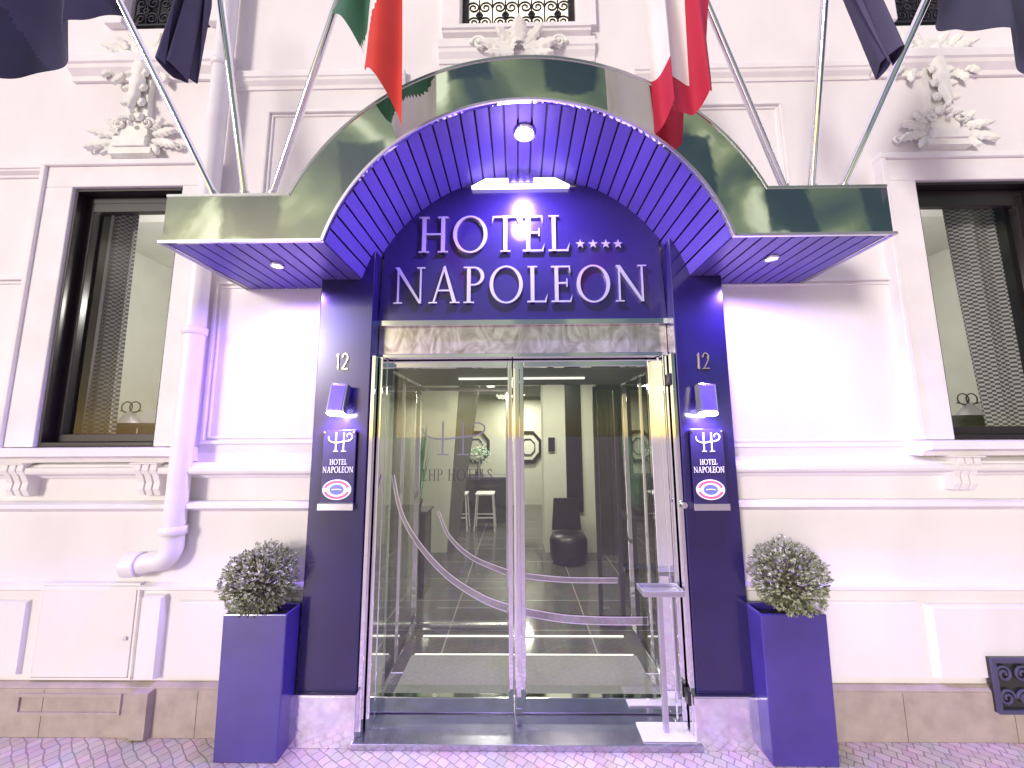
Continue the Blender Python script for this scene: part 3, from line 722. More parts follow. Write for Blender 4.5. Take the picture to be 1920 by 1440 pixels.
# ------------------------------------------------------------------ wall lamps and plaques on the pillars
def emblem(m, x0, x1, z0, z1, y0, y1, w):
    f = lambda q: (x0+q[0]*(x1-x0), z0+q[1]*(z1-z0))
    m.ribbon([f((.33, 1)), f((.33, .5)), f((.33, .02))], w, y0, y1)
    m.ribbon([f((.66, 1)), f((.66, .5)), f((.66, .02))], w, y0-.0004, y1)
    m.ribbon([f(q) for q in [(.0, .80), (.03, .62), (.15, .50), (.36, .46), (.62, .52), (.84, .56), (.98, .66), (1.0, .84), (.90, .95), (.80, .88), (.80, .76)]], lambda k: w*(.35+.75*math.sin(PI*k)), y0-.0008, y1)
    m.box(f((.24, 0))[0], f((.43, 0))[0], y0-.0012, y1, f((0, 0))[1]-w*.4, f((0, 0))[1]+w*.3)
    m.box(f((.57, 0))[0], f((.77, 0))[0], y0-.0012, y1, f((0, 0))[1]-w*.4, f((0, 0))[1]+w*.3)
for sd, ox, dy_ in (('left', 634, 0), ('right', 1329, -2)):
    cxp = 637 if sd == 'left' else 1322
    c = P(cxp, 748, -.05)
    t = thing('wall_lamp', (c.x, 0, c.z-.1), 'tilted box lamp with violet light painted on its face, shining down on the plaque of the %s pillar' % sd, 'lamp')
    MB().box(c.x-.03, c.x+.03, -.018, .0, c.z-.05, c.z+.05).build('back_plate', M['steel'], t)
    mt = Matrix.Translation((c.x, -.062, c.z)) @ Matrix.Rotation(R(-10), 4, 'X') @ Matrix.Rotation(R(3), 4, 'Y')
    MB().xform_box(.052, .026, .088, mt).build('shade', M['chrome'], t, bev=.004)
    MB().xform_box(.043, .003, .078, mt @ Matrix.Translation((0, -.028, 0))).build('front_plate', M['sconce'], t, bev=.002)
    MB().xform_box(.046, .024, .006, mt @ Matrix.Translation((0, 0, -.094))).build('lens', M['lampviolet'], t)
    lamp('wall_lamp_glow', 'SPOT', tuple(mt @ Vector((0, .0, -.110))), 18, (.50, .36, 1), .02, spot=155, target=(c.x, .03, c.z-.6))
    xa, xb = X(ox-31, 880, -.02), X(ox+31, 880, -.02)
    xm = ox
    za, zb_ = Z(xm, 945, -.02), Z(xm, 806+dy_, -.02)
    t = thing('wall_plaque', ((xa+xb)/2, 0, za), 'dark glass plaque with emblem, lettering and oval badge on the %s pillar' % sd, 'plaque')
    MB().box(xa, xb, -.022, -.012, za, zb_).build('plate', M['panel'], t, bev=.002)
    MB().box(xa-.008, xb+.006, -.034, .0, za-.035, za+.004).build('bottom_clip', M['chrome'], t, bev=.002)
    for xx in (xa+.012, xb-.012): MB().lathe([(.006, -.030), (.006, -.0)], (xx, 0, zb_-.014), 12, 'y').build('stand_off', M['chrome'], t)
    pw = xb-xa; cxm = (xa+xb)/2
    m = MB(); emblem(m, cxm-pw*.34, cxm+pw*.38, Z(xm, 846, -.02), Z(xm, 811, -.02), -.0245, -.021, pw*.032); m.build('emblem', M['whiteprint'], t)
    m = MB(); draw_text(lambda c_: m, 'HOTEL', cxm-pw*.26, cxm+pw*.26, Z(xm, 871, -.02), Z(xm, 861, -.02), -.0245, -.021)
    draw_text(lambda c_: m, 'NAPOLEON', cxm-pw*.46, cxm+pw*.46, Z(xm, 886, -.02), Z(xm, 875, -.02), -.0245, -.021)
    m.build('lettering', M['whiteprint'], t)
    bz = Z(xm, 918, -.02); rx, rz = pw*.43, Z(xm, 899, -.02)-bz
    E = lambda k: ell_pts(cxm, bz, rx*k, rz*k)
    bd = MB().prism(E(1), -.026, -.021).build('badge', M['whiteprint'], t)
    for a0, a1 in ((R(14), R(166)), (R(194), R(346))):
        MB().ring(ell_pts(cxm, bz, rx*.90, rz*.90, 22, a0, a1, False), ell_pts(cxm, bz, rx*.72, rz*.68, 22, a0, a1, False), -.0275, -.0255, closed=False).build('red_band', M['red'], bd)
    MB().prism(E(.50), -.0275, -.0255).build('blue_oval', M['blue'], bd)
    MB().ribbon([(cxm-rx*.34, bz), (cxm, bz+.003), (cxm+rx*.34, bz)], .005, -.0285, -.027).build('white_stroke', M['whiteprint'], bd)

# ------------------------------------------------------------------ entrance doors
YD = .22; FZ = .035
zdt = Z(960, 676, YD)
fr = thing('door_frame', (CX, YD, 0), 'polished steel entrance door frame with patterned header above the glass doors', 'door frame')
MB().box(PLi+.004, PRi-.004, .12, .20, zdt+.03, ztymp-.036).build('header_panel', M['header'], fr)
MB().box(PLi+.004, PRi-.004, .11, .26, zdt+.002, zdt+.028).build('header_rail', M['chrome'], fr, bev=.003)
jl = X(716, 700, YD); jr = X(1228, 700, YD)
m = MB()
m.box(PLi+.004, PLi+.03, .01, .26, 0.035, zdt); m.box(PLi+.036, PLi+.058, .06, .25, 0.035, zdt); m.box(PLi+.062, jl-.004, .14, .25, .035, zdt)
m.build('jamb', M['chrome'], fr, bev=.003)
m = MB()
m.box(PRi-.03, PRi-.004, .01, .26, 0.035, zdt); m.box(PRi-.062, PRi-.036, .06, .25, 0.035, zdt); m.box(jr+.004, PRi-.068, .14, .25, .035, zdt)
m.build('jamb', M['chrome'], fr, bev=.003)
MB().box(PLi-.005, PRi+.005, -.035, .60, 0, .033).build('threshold', M['stepsteel'], fr, bev=.003)
for pz in (712, 1300):
    z = Z(1250, pz, .05)
    MB().box(PRi-.05, PRi-.031, -.0, .05, z-.035, z+.035).build('hinge', M['dark'], fr, bev=.003)
z = Z(1260, 945, .02)
MB().lathe([(.018, -.03), (.022, -.02), (.022, 0), (.012, .004), (.012, .03)], (PRi-.016, .0, z), 16, 'y').build('lock_knob', M['chrome'], fr)
xmid = X(962, 1000, YD)
def leaf(x0, x1, side, stile_l, stile_r):
    t = thing('sliding_door', ((x0+x1)/2, YD, FZ), '%s glass sliding door leaf in polished steel frame' % side, 'door')
    z0, z1 = FZ+.004, zdt-.004; y0, y1 = YD-.022, YD+.022
    MB().box(x0, x0+stile_l, y0, y1, z0, z1).box(x1-stile_r, x1, y0, y1, z0, z1).box(x0+stile_l, x1-stile_r, y0, y1, z1-.045, z1).box(x0+stile_l, x1-stile_r, y0, y1, z0, z0+.085).build('frame', M['chrome'], t, bev=.004)
    MB().sheet_xz(x0+stile_l-.01, x1-stile_r+.01, YD, z0+.08, z1-.04).build('pane', M['doorglass'], t)
    return t
dl = leaf(jl, xmid, 'left', .055, .03); dr = leaf(xmid+.006, jr, 'right', .07, .055)
MB().box(xmid+.012, xmid+.05, YD-.06, YD-.03, FZ+.05, zdt-.06).build('pull_bar', M['chrome'], dr, bev=.006)
yd = YD-.0055
def pp(lst): return [(X(a, b, yd), Z(a, b, yd)) for a, b in lst]
swl = [(pp([(737, 890), (752, 960), (785, 1020), (840, 1080), (905, 1122), (952, 1140)]), lambda k: .016+.030*k), (pp([(822, 958), (842, 1005), (885, 1045), (950, 1073)]), lambda k: .012+.020*k)]
swr = [(pp([(986, 1148), (1060, 1160), (1140, 1164), (1215, 1164)]), lambda k: .044), (pp([(986, 1080), (1060, 1087), (1158, 1088)]), lambda k: .030)]
for sw_, dd_ in ((swl, dl), (swr, dr)):
    for pts_, wf in sw_:
        d_ = MB().ribbon(pts_, wf, yd-.0015, yd).build('swoosh_decal', M['decal'], dd_)
        MB().ribbon(pts_, lambda k: .005, yd-.0022, yd-.0005, shift=lambda k: -wf(k)*.5).build('silver_edge', M['decaledge'], d_)
        MB().ribbon(pts_, lambda k: .006, yd-.0022, yd-.0005, shift=lambda k: wf(k)*.5).build('silver_edge', M['decaledge'], d_)
m = MB(); emblem(m, X(792, 820, yd), X(908, 820, yd), Z(850, 852, yd), Z(850, 790, yd), yd-.0015, yd, .011); m.build('emblem_decal', M['etchsoft'], dl)
m = MB(); draw_text(lambda c_: m, 'LHP HOTELS', X(791, 892, yd), X(923, 892, yd), Z(850, 901, yd), Z(850, 880, yd), yd-.0015, yd); m.build('lettering_decal', M['etch'], dl)

c = P(1250, 1372, .06); sx = c.x
t = thing('pedestal_stand', (sx, .06, .034), 'slim metal pedestal stand with flat top plate in front of right door', 'stand')
xa, xb = X(1199, 1372, .06), X(1300, 1372, .06)
MB().box(xa, xb, -.01, .13, .034, .042).build('base', M['pipe'], t, bev=.002)
px_ = X(1242, 1240, .06)
ztp = Z(1237, 1108, .06)
MB().box(px_-.015, px_+.015, .045, .07, .042, ztp).build('post', M['edge'], t, bev=.003)
xa, xb = X(1199, 1105, .04), X(1275, 1105, .04)
m = MB().box(xa, xb, -.03, .10, ztp, ztp+.012); m.box(xa, xb, -.03, -.024, ztp+.012, ztp+.03); m.box(xa, xb, .094, .10, ztp+.012, ztp+.03); m.box(xa, xa+.006, -.024, .094, ztp+.012, ztp+.03); m.box(xb-.006, xb, -.024, .094, ztp+.012, ztp+.03)
m.build('tray', M['edge'], t, bev=.002)

# ------------------------------------------------------------------ planters and shrubs
def planter(x0, x1, side, bx, bz_, br):
    yf, yb = -.125, .0325; zt_ = Z((480 if side == 'left' else 1480), 1152, yf)
    t = thing('planter', ((x0+x1)/2, (yf+yb)/2, 0), 'tall glossy violet square planter beside the %s pillar' % side, 'planter')
    w = .016; i = .006
    m = MB()
    m.add([(x0+i, yf+i, 0), (x1-i, yf+i, 0), (x1-i, yb-i, 0), (x0+i, yb-i, 0), (x0, yf, zt_), (x1, yf, zt_), (x1, yb, zt_), (x0, yb, zt_),
           (x0+w, yf+w, zt_), (x1-w, yf+w, zt_), (x1-w, yb-w, zt_), (x0+w, yb-w, zt_), (x0+w, yf+w, zt_-.05), (x1-w, yf+w, zt_-.05), (x1-w, yb-w, zt_-.05), (x0+w, yb-w, zt_-.05)],
          [(0, 3, 2, 1), (0, 1, 5, 4), (1, 2, 6, 5), (2, 3, 7, 6), (3, 0, 4, 7), (4, 5, 9, 8), (5, 6, 10, 9), (6, 7, 11, 10), (7, 4, 8, 11), (8, 9, 13, 12), (9, 10, 14, 13), (10, 11, 15, 14), (11, 8, 12, 15)])
    m.build('box', M['planter'], t, bev=.006)
    MB().box(x0+w, x1-w, yf+w, yb-w, zt_-.045, zt_-.04).build('soil', M['soil'], t)
    yc_ = yf+.05
    c = P(bx, bz_, yc_)
    s = thing('ball_shrub', (c.x, (yf+yb)/2, zt_-.04), 'clipped ball shrub with small grey green leaves in the planter at the %s' % side, 'shrub')
    m = MB().tube([(c.x, (yf+yb)/2, zt_-.04), (c.x+.01, yc_, c.z-.05)], [.018, .012], 8)
    rnd = random.Random(3 if side == 'left' else 9)
    for k in range(60):
        d = Vector((rnd.gauss(0, 1), rnd.gauss(0, 1), rnd.gauss(0, 1)+.2)).normalized()
        c0 = Vector((c.x, yc_, c.z-.06))
        m.tube([c0, c0+d*br*.5+Vector((0, 0, .02)), Vector((c.x, yc_, c.z))+d*br*.9], [.006, .004, .002], 5)
    m.build('stem', M['twig'], s)
    m = MB(); cc = Vector((c.x, yc_, c.z))
    for k in range(1700):
        d = Vector((rnd.gauss(0, 1), rnd.gauss(0, 1), rnd.gauss(0, 1))).normalized()
        lump = 1+.04*math.sin(d.x*7+1)*math.sin(d.z*6+2)+.03*math.sin(d.y*11)
        rr = br*lump*(rnd.uniform(.6, .98) if k % 3 else rnd.uniform(.92, 1.04))
        ct = cc+d*rr
        ct.y = min(ct.y, .03)
        ax = (d+Vector((rnd.gauss(0, .35), rnd.gauss(0, .35), rnd.gauss(0, .35)+.25))).normalized()
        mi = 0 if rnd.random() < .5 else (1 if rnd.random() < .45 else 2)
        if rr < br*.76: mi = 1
        for q in range(8):
            a = q*2.4+rnd.random()
            o = ax.orthogonal().normalized(); o2 = ax.cross(o)
            ld = (ax*rnd.uniform(.6, 1.2)+(o*math.cos(a)+o2*math.sin(a))*.72).normalized()
            L = rnd.uniform(.009, .017); wv = ld.cross(ax).normalized()*L*.21 if ld.cross(ax).length > 1e-3 else o*L*.21
            b0 = ct+ax*(q*.002)
            m.add([b0, b0+ld*L*.5+wv, b0+ld*L, b0+ld*L*.5-wv], [(0, 1, 2, 3)], mi=mi)
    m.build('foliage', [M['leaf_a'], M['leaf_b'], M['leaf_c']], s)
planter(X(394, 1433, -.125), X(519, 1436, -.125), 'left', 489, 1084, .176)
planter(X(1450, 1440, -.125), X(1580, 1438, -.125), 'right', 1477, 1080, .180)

# ------------------------------------------------------------------ flagpoles and flags
def flagpole(b, tpt, side, label, tmax=2.0):
    p0 = P(b[0], b[1], -.40); p1 = P(tpt[0], tpt[1], -.66); dd = (p1-p0)
    k = (p0.z-zo)/dd.z
    base = p0-dd*k
    t = thing('flagpole', tuple(base), label, 'flagpole', None)
    MB().tube([base+dd*.02, p0+dd*tmax], .0185, 14).build('pole', M['chrome'], t)
    MB().ell(p0+dd*(tmax+.01), .035, .035, .035).build('finial', M['chrome'], t)
    s_ = 1 if side == 'left' else -1
    m = MB().box(base.x-.045, base.x+.045, base.y-.05, base.y+.05, zo+.004, zo+.012)
    m.prism([(base.x-.05, zo+.012), (base.x+.05, zo+.012), (base.x+.05*(-s_)+0, zo+.075)], base.y+.022, base.y+.03)
    m.tube([base+dd*.005, base+dd*.09], .026, 14)
    m.build('bracket', M['steel'], t)
    return lambda q: p0+dd*q
def flag(pole, t0, t1, L0, L1, drift, mats, fn, label, seed):
    rnd = random.Random(seed); nu, nv = 44, 60; m = MB(); vs = []
    ph = rnd.uniform(0, 6)
    for j in range(nv+1):
        v = j/nv; h = pole(t0+(t1-t0)*v)
        L = L0+(L1-L0)*v
        for i in range(nu+1):
            u = i/nu
            fold = math.sin(v*11+ph+u*1.4)*.05*min(1, u*3)+math.sin(v*24+ph*2+u*2.5)*.016*u
            vs.append(h+Vector((drift*u*L+math.cos(v*11+ph+u)*.025*u, -.02+fold, -L*u*(1-.015*math.sin(v*9+ph)))))
    for j in range(nv):
        for i in range(nu):
            a = j*(nu+1)+i; u = (i+.5)/nu; v = (j+.5)/nv
            m.f.append([a, a+1, a+nu+2, a+nu+1]); m.s.append(True); m.m.append(fn(u, v, (L0+(L1-L0)*v)*u))
    m.v = vs
    return m.build('flag', mats, label=label, cat='flag')
fl1 = flagpole((400, 362), (222, 0), 'left', 'steel flagpole leaning furthest left on the left wing of the canopy')
fl2 = flagpole((459, 362), (414, 0), 'left', 'nearly upright middle steel flagpole on the left wing of the canopy')
fl3 = flagpole((512, 362), (634, 0), 'left', 'steel flagpole leaning right on the left wing beside the arch')
fr1 = flagpole((1468, 346), (1322, 0), 'right', 'steel flagpole leaning left on the right wing beside the arch')
fr2 = flagpole((1522, 346), (1546, 0), 'right', 'nearly upright middle steel flagpole on the right wing of the canopy')
fr3 = flagpole((1582, 346), (1737, 0), 'right', 'steel flagpole leaning furthest right on the right wing of the canopy')
flag(fl1, .98, 1.85, .06, 1.68, -.02, [M['f_navy'], M['f_slate']], lambda u, v, l: 1 if l < .9 else 0, 'dark navy flag draped from the leftmost flagpole', 1)
flag(fl2, 1.15, 1.32, .62, .82, -.14, [M['f_slate']], lambda u, v, l: 0, 'dark slate violet flag hanging from the nearly upright left flagpole', 2)
flag(fl3, 1.00, 1.85, .08, 1.66, .02, [M['f_green'], M['f_white'], M['f_red']], lambda u, v, l: 0 if l < .60 else (1 if l < .95 else 2), 'green white and red flag hanging left of the arch', 3)
flag(fr1, .98, 1.8, .52, 1.56, .0, [M['f_crimson'], M['f_white']], lambda u, v, l: 0 if (v < .42 or u > .84) else 1, 'red and white flag hanging right of the arch', 4)
flag(fr2, 1.15, 1.45, .60, .82, .26, [M['f_slate']], lambda u, v, l: 0, 'dark slate violet flag hanging from the nearly upright right flagpole', 5)
flag(fr3, .98, 1.85, .06, 1.45, .03, [M['f_navy'], M['f_slate']], lambda u, v, l: 0, 'dark navy flag draped from the rightmost flagpole', 6)

# ------------------------------------------------------------------ lobby
lx0, lx1, ly1, lz = -2.1, 2.1, 7.2, 2.62
MB().add([(lx0, .6, .036), (lx1, .6, .036), (lx1, ly1, .036), (lx0, ly1, .036)], [(0, 1, 2, 3)]).build('lobby_floor', M['tile'], kind='structure', label='grey tiled lobby floor behind the glass doors', cat='floor')
MB().box(lx0, lx1, .56, ly1, lz, lz+.05).build('lobby_ceiling', M['lobgrey'], kind='structure', label='grey lobby ceiling', cat='ceiling')
MB().box(lx0-.05, lx0, .56, ly1, .0, lz).build('lobby_wall', M['lobdark'], kind='structure', label='dark side wall of the lobby', cat='wall')
MB().box(lx1, lx1+.05, .56, ly1, .0, lz).build('lobby_wall', M['lobdark'], kind='structure', label='dark side wall of the lobby at right', cat='wall')
MB().box(lx0, lx1, ly1, ly1+.05, .0, lz).build('lobby_wall', M['lobwall'], kind='structure', label='white back wall of the lobby', cat='wall')
MB().box(PLi+.1, PRi-.1, .36, .80, .037, .046).build('entrance_mat', M['mat'], label='grey ribbed entrance mat behind the glass doors', cat='mat')
for yy, s_ in ((.345, 'just behind the outer doors'), (.815, 'at the back edge of the entrance mat'), (1.09, 'in front of the inner doors')):
    MB().box(PLi+.12, PRi-.12, yy-.005, yy+.005, .037, .046).build('floor_light', M['floorstrip'], label='thin lit floor strip %s' % s_, cat='light')
for x, s_ in ((PLi+.02, 'left'), (PRi-.02, 'right')):
    t = thing('side_screen', (x, .7, .037), 'glass side screen with steel posts on the %s of the vestibule' % s_, 'screen')
    MB().box(x-.02, x+.02, .28, .31, .037, zdt).box(x-.02, x+.02, 1.12, 1.16, .037, zdt).box(x-.02, x+.02, .31, 1.12, .037, .10).box(x-.02, x+.02, .31, 1.12, zdt-.05, zdt).build('frame', M['chrome'], t, bev=.003)
    MB().box(x-.012, x+.012, .66, .69, .10, zdt-.05).build('mullion', M['chrome'], t, bev=.003)
    MB().add([(x, .30, .09), (x, 1.13, .09), (x, 1.13, zdt-.04), (x, .30, zdt-.04)], [(0, 1, 2, 3)]).build('pane', M['sideglass'], t)
ix0, ix1 = X(762, 1000, 1.14), X(1160, 1000, 1.14); im = X(956, 1000, 1.14)
for a, b, s_ in ((ix0, im, 'left'), (X(1122, 1000, 1.14), ix1+.05, 'right')):
    t = thing('inner_door', ((a+b)/2, 1.2, .037), '%s inner glass door leaf standing behind the entrance doors' % s_, 'door')
    MB().frame(a, b, .05, 2.14, .035, 1.2, 1.235).build('frame', M['dark'] if s_ == 'right' else M['steel'], t, bev=.003)
    MB().sheet_xz(a+.03, b-.03, 1.217, .08, 2.11).build('pane', M['glass'], t)
MB().box(PLi-.3, PRi+.3, 1.18, 1.26, 2.16, lz).build('bulkhead', M['lobdark'], label='dark bulkhead above the inner doors', cat='wall')
MB().add([(X(783, 1000, 3.4), 3.4, .036), (X(838, 1000, 3.4), 3.4, .036), (X(862, 720, 3.4), 3.4, lz), (X(783, 720, 3.4), 3.4, lz),
          (X(783, 1000, 3.4), 3.7, .036), (X(838, 1000, 3.4), 3.7, .036), (X(862, 720, 3.4), 3.7, lz), (X(783, 720, 3.4), 3.7, lz)],
         [(0, 1, 2, 3), (4, 5, 6, 7), (0, 1, 5, 4), (1, 2, 6, 5), (2, 3, 7, 6), (3, 0, 4, 7)]).build('lobby_column', M['lobwall'], label='white lobby column with slanted edge seen through left door', cat='column')
MB().add([(X(839, 1000, 3.42), 3.42, .036), (X(852, 1000, 3.42), 3.42, .036), (X(900, 720, 3.42), 3.42, lz), (X(864, 720, 3.42), 3.42, lz),
          (X(839, 1000, 3.42), 3.68, .036), (X(852, 1000, 3.42), 3.68, .036), (X(900, 720, 3.42), 3.68, lz), (X(864, 720, 3.42), 3.68, lz)],
         [(0, 1, 2, 3), (4, 5, 6, 7), (0, 1, 5, 4), (1, 2, 6, 5), (2, 3, 7, 6), (3, 0, 4, 7)]).build('dark_pier', M['lobgrey'], label='dark slanted pier beside the white lobby column on the left', cat='column')
t = thing('lobby_column', (X(1068, 900, 3.4), 3.5, .036), 'white lobby column block with black panel seen through right door', 'column')
MB().box(X(1020, 900, 3.4), X(1122, 900, 3.4), 3.4, 3.9, .036, lz).build('shaft', M['lobwall'], t)
MB().box(X(1062, 900, 3.4), X(1092, 900, 3.4), 3.37, 3.398, .60, 2.45).build('dark_panel', M['dark'], t)
MB().box(X(1028, 832, 3.4), X(1040, 832, 3.4), 3.36, 3.398, Z(1033, 846, 3.4), Z(1033, 820, 3.4)).build('wall_sconce', M['dark'], t, bev=.004)  # small black box for the wall sconce
MB().box(X(1124, 900, 3.3), 2.05, 3.3, 3.42, .036, lz).build('black_partition', M['lobdark'], label='black partition right of the white lobby column', cat='wall')
MB().box(-2.05, X(781, 900, 3.3), 3.3, 3.42, .036, lz).build('black_partition', M['lobdark'], label='black partition left of the white lobby column', cat='wall')
ya = 5.2; ba, bb = X(846, 900, ya), X(957, 900, ya)
t = thing('bar_counter', ((ba+bb)/2, ya+.3, .036), 'dark bar counter at the back of the lobby', 'counter')
MB().box(ba+.03, bb-.03, ya+.05, ya+.6, .036, .85).build('body', M['lobdark'], t); MB().box(ba, bb, ya, ya+.65, .85, .895).build('counter_top', M['threshold'], t, bev=.006)
for pxs, lbl in ((860, 'left white bar stool in front of the bar counter'), (910, 'right white bar stool in front of the bar counter')):
    x = X(pxs, 940, 4.8); y = 4.8
    t = thing('bar_stool', (x, y, .036), lbl, 'stool')
    MB().box(x-.17, x+.17, y-.17, y+.17, .64, .675).build('seat', M['white'], t, bev=.015)
    for a in (-1, 1):
        for b in (-1, 1): MB().tube([(x+a*.18, y+b*.18, .036), (x+a*.14, y+b*.14, .64)], .013, 8).build('leg', M['white'], t)
    for b in (-1, 1): MB().box(x-.17, x+.17, y+b*.165-.008, y+b*.165+.008, .25, .272).build('footrest', M['white'], t)
vx, vy = X(898, 860, 5.4), 5.4
t = thing('flower_vase', (vx, vy, .895), 'bouquet of pale flowers in a steel vase on the bar counter', 'flowers')
MB().lathe([(.05, 0), (.06, .05), (.03, .18), (.05, .36)], (vx, vy, .895), 16).build('vase', M['chrome'], t)
m = MB(); rnd = random.Random(5)
for k in range(230):
    d = Vector((rnd.gauss(0, 1)*1.2, rnd.gauss(0, 1), rnd.gauss(0, .6)+.2)).normalized()*rnd.uniform(.08, .25)
    m.ell(Vector((vx, vy, 1.32))+d, .016, .016, .012, rnd.uniform(0, 3), 6, 4, mi=0 if rnd.random() < .6 else 1)
m.build('blossom', [M['petal'], M['green']], t)
for pxm, lbl in ((893, 'left black framed octagonal mirror on the lobby back wall'), (990, 'right black framed octagonal mirror on the lobby back wall')):
    c = P(pxm, 838, 7.18); t = thing('wall_mirror', (c.x, 7.18, c.z-.4), lbl, 'mirror')
    oc = lambda r: [(c.x+r*.85*math.cos(PI/8+k*PI/4), c.z+r*math.sin(PI/8+k*PI/4)) for k in range(8)]
    MB().ring(oc(.42), oc(.34), 7.14, 7.19).build('frame', M['dark'], t); MB().prism(oc(.33), 7.17, 7.185).build('mirror_glass', M['lobwall'], t)
    MB().ring(oc(.22), oc(.19), 7.15, 7.168).build('inner_ring', M['dark'], t)
ax_ = X(1066, 1020, 3.0); ay = 3.0
t = thing('tub_chair', (ax_, ay, .036), 'black rounded tub chair beside the white lobby column', 'chair')
MB().lathe([(.20, .0), (.24, .06), (.25, .28), (.22, .34), (0, .36)], (ax_, ay, .04), 24).build('seat', M['dark'], t)
MB().ring([(ax_-.2, .40), (ax_+.2, .40), (ax_+.17, .82), (ax_-.17, .82)], [(ax_-.19, .41), (ax_+.19, .41), (ax_+.16, .81), (ax_-.16, .81)], ay+.16, ay+.22).prism([(ax_-.19, .41), (ax_+.19, .41), (ax_+.16, .81), (ax_-.16, .81)], ay+.165, ay+.215).build('backrest', M['dark'], t)
for x, y, lbl in ((X(1195, 900, 1.7), 1.7, 'tall green plant on dark cabinet seen through right door'), (X(778, 900, 2.0), 2.0, 'tall green plant on dark cabinet seen through left door')):
    z0 = .9
    t = thing('plant_cabinet', (x, y, .036), lbl.replace('tall green plant on dark cabinet', 'dark cabinet under a tall green plant'), 'cabinet')
    MB().box(x-.16, x+.16, y-.15, y+.15, .036, z0-.02).build('body', M['lobdark'], t, bev=.004); MB().box(x-.18, x+.18, y-.17, y+.17, z0-.02, z0).build('cabinet_top', M['threshold'], t)
    m = MB(); rnd = random.Random(int(x*100)+5)
    for k in range(70):
        a = rnd.uniform(0, 2*PI); r = rnd.uniform(0, .08); L = rnd.uniform(.45, .9); o = Vector((x+r*math.cos(a), y+r*math.sin(a), z0+.09))
        tip = o+Vector((math.cos(a)*.1, math.sin(a)*.1, L)); wv = Vector((-math.sin(a), math.cos(a), 0))*.014
        mid = o.lerp(tip, .5)+Vector((0, 0, .03))
        m.add([o-wv*.5, o+wv*.5, mid+wv, tip, mid-wv], [(0, 1, 2, 4), (4, 2, 3)])
    pl2 = thing('pot_plant', (x, y, z0), lbl, 'plant')
    m.build('leaves', M['green'], pl2); MB().lathe([(.07, 0), (.1, .1), (.085, .1), (.08, .08), (0, .08)], (x, y, z0), 16).build('pot', M['dark'], pl2)
for x, y, en, lbl in ((-.45, 2.4, 27, 'left square lit ceiling lamp near the inner doors'), (.6, 2.4, 27, 'right square lit ceiling lamp near the inner doors'), (-.5, 4.8, 50, 'square lit ceiling lamp above the bar stools'), (.1, 6.4, 54, 'square lit ceiling lamp near the lobby back wall')):
    t = thing('ceiling_lamp', (x, y, lz-.02), lbl, 'lamp')
    MB().box(x-.08, x+.08, y-.08, y+.08, lz-.02, lz-.004).build('housing', M['white'], t); MB().box(x-.065, x+.065, y-.065, y+.065, lz-.026, lz-.021).build('diffuser', M['ceil_lamp'], t)
    lamp('ceiling_lamp_glow', 'AREA', (x, y, lz-.05), en, (1, .98, .84), .3)
lamp('vestibule_glow', 'AREA', (CX, .7, 2.1), 17, (1, .98, .84), .5)
MB().box(CX-.5, CX+.5, .66, .70, 2.138, 2.15).build('vestibule_lamp', M['floorstrip'], label='lit lamp under the vestibule ceiling', cat='lamp')
MB().box(PLi-.02, PRi+.02, .27, 1.178, 2.155, 2.20).build('vestibule_ceiling', M['lobgrey'], kind='structure', label='grey vestibule ceiling', cat='ceiling')

# ------------------------------------------------------------------ rooms behind the side windows
def room(o, s_):
    x0, x1, z0, z1 = o[0]-.7, o[1]+.7, o[2]-.35, o[3]+.1
    if s_ == 'right': x0 = max(x0, 2.2)
    else: x1 = min(x1, -2.2)
    y0, y1 = W+.41, 1.7
    mb = MB()
    mb.add([(x0, y0, z0), (x1, y0, z0), (x1, y1, z0), (x0, y1, z0), (x0, y0, z1), (x1, y0, z1), (x1, y1, z1), (x0, y1, z1)],
           [(0, 1, 2, 3), (4, 5, 6, 7), (1, 2, 6, 5), (2, 3, 7, 6), (3, 0, 4, 7)])
    mb.build('room_wall', M['roomwall'], kind='structure', label='pale room seen through the %s window' % s_, cat='room')
    lx = max(o[1]+.02, -2.42) if s_ == 'left' else min(o[0]-.02, 2.42)
    lx = min(lx, x1-.12) if s_ == 'left' else max(lx, x0+.12)
    lamp('room_fill', 'POINT', (lx, .80, (z0+z1)/2+.4), 22, (1, .975, .93), .06)  # unseen light added to brighten the room, set beside the window
room(lw, 'left'); room(rw, 'right')
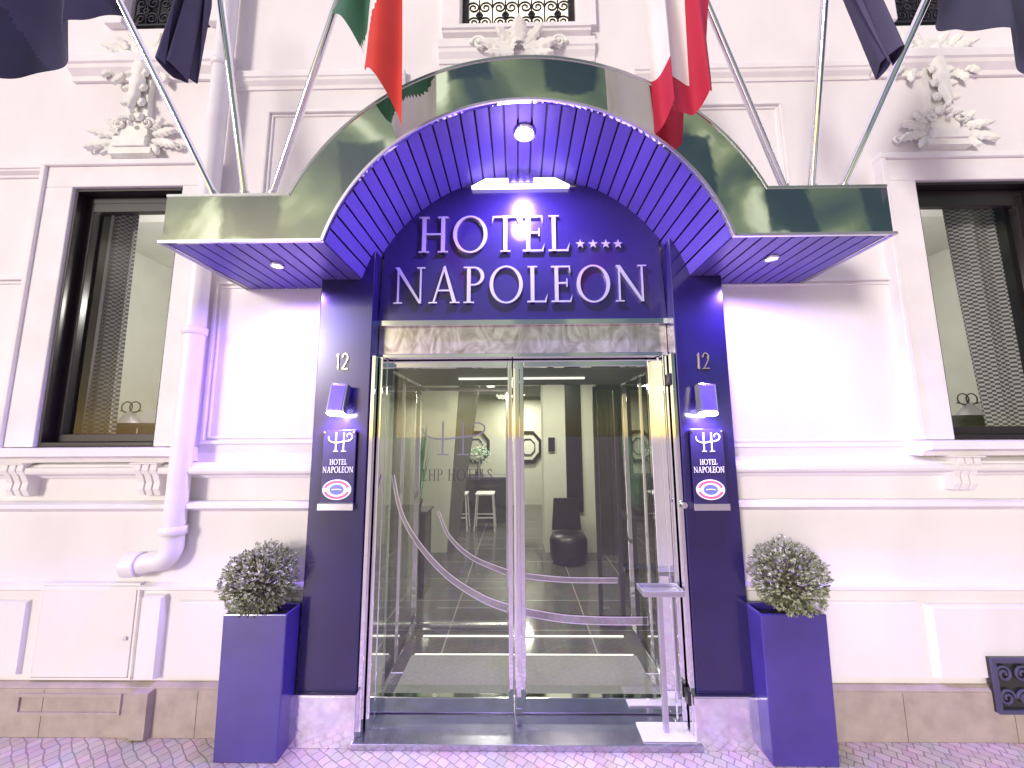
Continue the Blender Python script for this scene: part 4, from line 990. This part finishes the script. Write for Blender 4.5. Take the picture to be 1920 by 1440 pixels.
def curtain(x_top, x_bot, z0, z1, y, label):
    m = MB(); nx, nz = 90, 30; vs = []; uv = []
    for k in range(nz+1):
        f = k/nz; z = z1+(z0-z1)*f
        a = x_top[0]+(x_bot[0]-x_top[0])*f**1.3; b = x_top[1]+(x_bot[1]-x_top[1])*f**1.3
        for i in range(nx+1):
            g = i/nx; vs.append(Vector((a+(b-a)*g, y+.018*math.sin(g*30+f)+.006*math.sin(g*71), z))); uv.append((g*.5, f*1.6))
    m.v = vs; m.uv = uv
    for k in range(nz):
        for i in range(nx):
            q = k*(nx+1)+i; m.f.append([q, q+1, q+nx+2, q+nx+1]); m.s.append(True); m.m.append(0)
    m.build('curtain', M['curtain'], label=label, cat='curtain')
yc = W+.22
curtain((X(100, 410, yc), X(264, 410, yc)), (X(60, 800, yc), X(220, 800, yc)), lw[2]+.0, lw[3]-.02, yc, 'checked grey curtain hanging inside the left window')
curtain((X(1766, 390, yc), X(2060, 390, yc)), (X(1852, 785, yc), X(2060, 785, yc)), rw[2]+.0, rw[3]-.02, yc, 'checked grey curtain drawn aside inside the right window')
for px, py, s_ in ((245, 770, 'left'), (1815, 755, 'right')):
    c = P(px, py, .85)
    t = thing('writing_desk', (c.x, .9, c.z-.3), 'small desk inside the %s window' % s_, 'desk')
    MB().box(c.x-.3, c.x+.3, .65, 1.2, c.z-.14, c.z-.11).build('desk_top', M['dark'], t)
    for a in (-.27, .27): MB().box(c.x+a-.02, c.x+a+.02, .68, 1.17, c.z-.5, c.z-.141).build('leg', M['dark'], t)
    t = thing('desk_ornament', (c.x, .85, c.z-.11), 'pale cone with dark wire rings on the desk in the %s window' % s_, 'ornament')
    MB().lathe([(.09, 0), (.02, .10), (0, .105)], (c.x, .85, c.z-.11), 20).build('cone', M['edge'], t)
    m = MB()
    for k in (-.035, .035): m.tube([(c.x+k+.045*math.cos(a), .85, c.z+.03+.045*math.sin(a)) for a in [2*PI*q/20 for q in range(21)]], .005, 6)
    m.tube([(c.x-.09, .85, c.z+.0), (c.x, .85, c.z-.02), (c.x+.09, .85, c.z+.0)], .005, 6)
    m.build('wire_ring', M['dark'], t)
    MB().xform_box(.09, .004, .06, Matrix.Translation((c.x+.12, .92, c.z-.045)) @ Matrix.Rotation(R(-15), 4, 'X')).build('card', M['white'], label='white card standing on the desk in the %s window' % s_, cat='card')
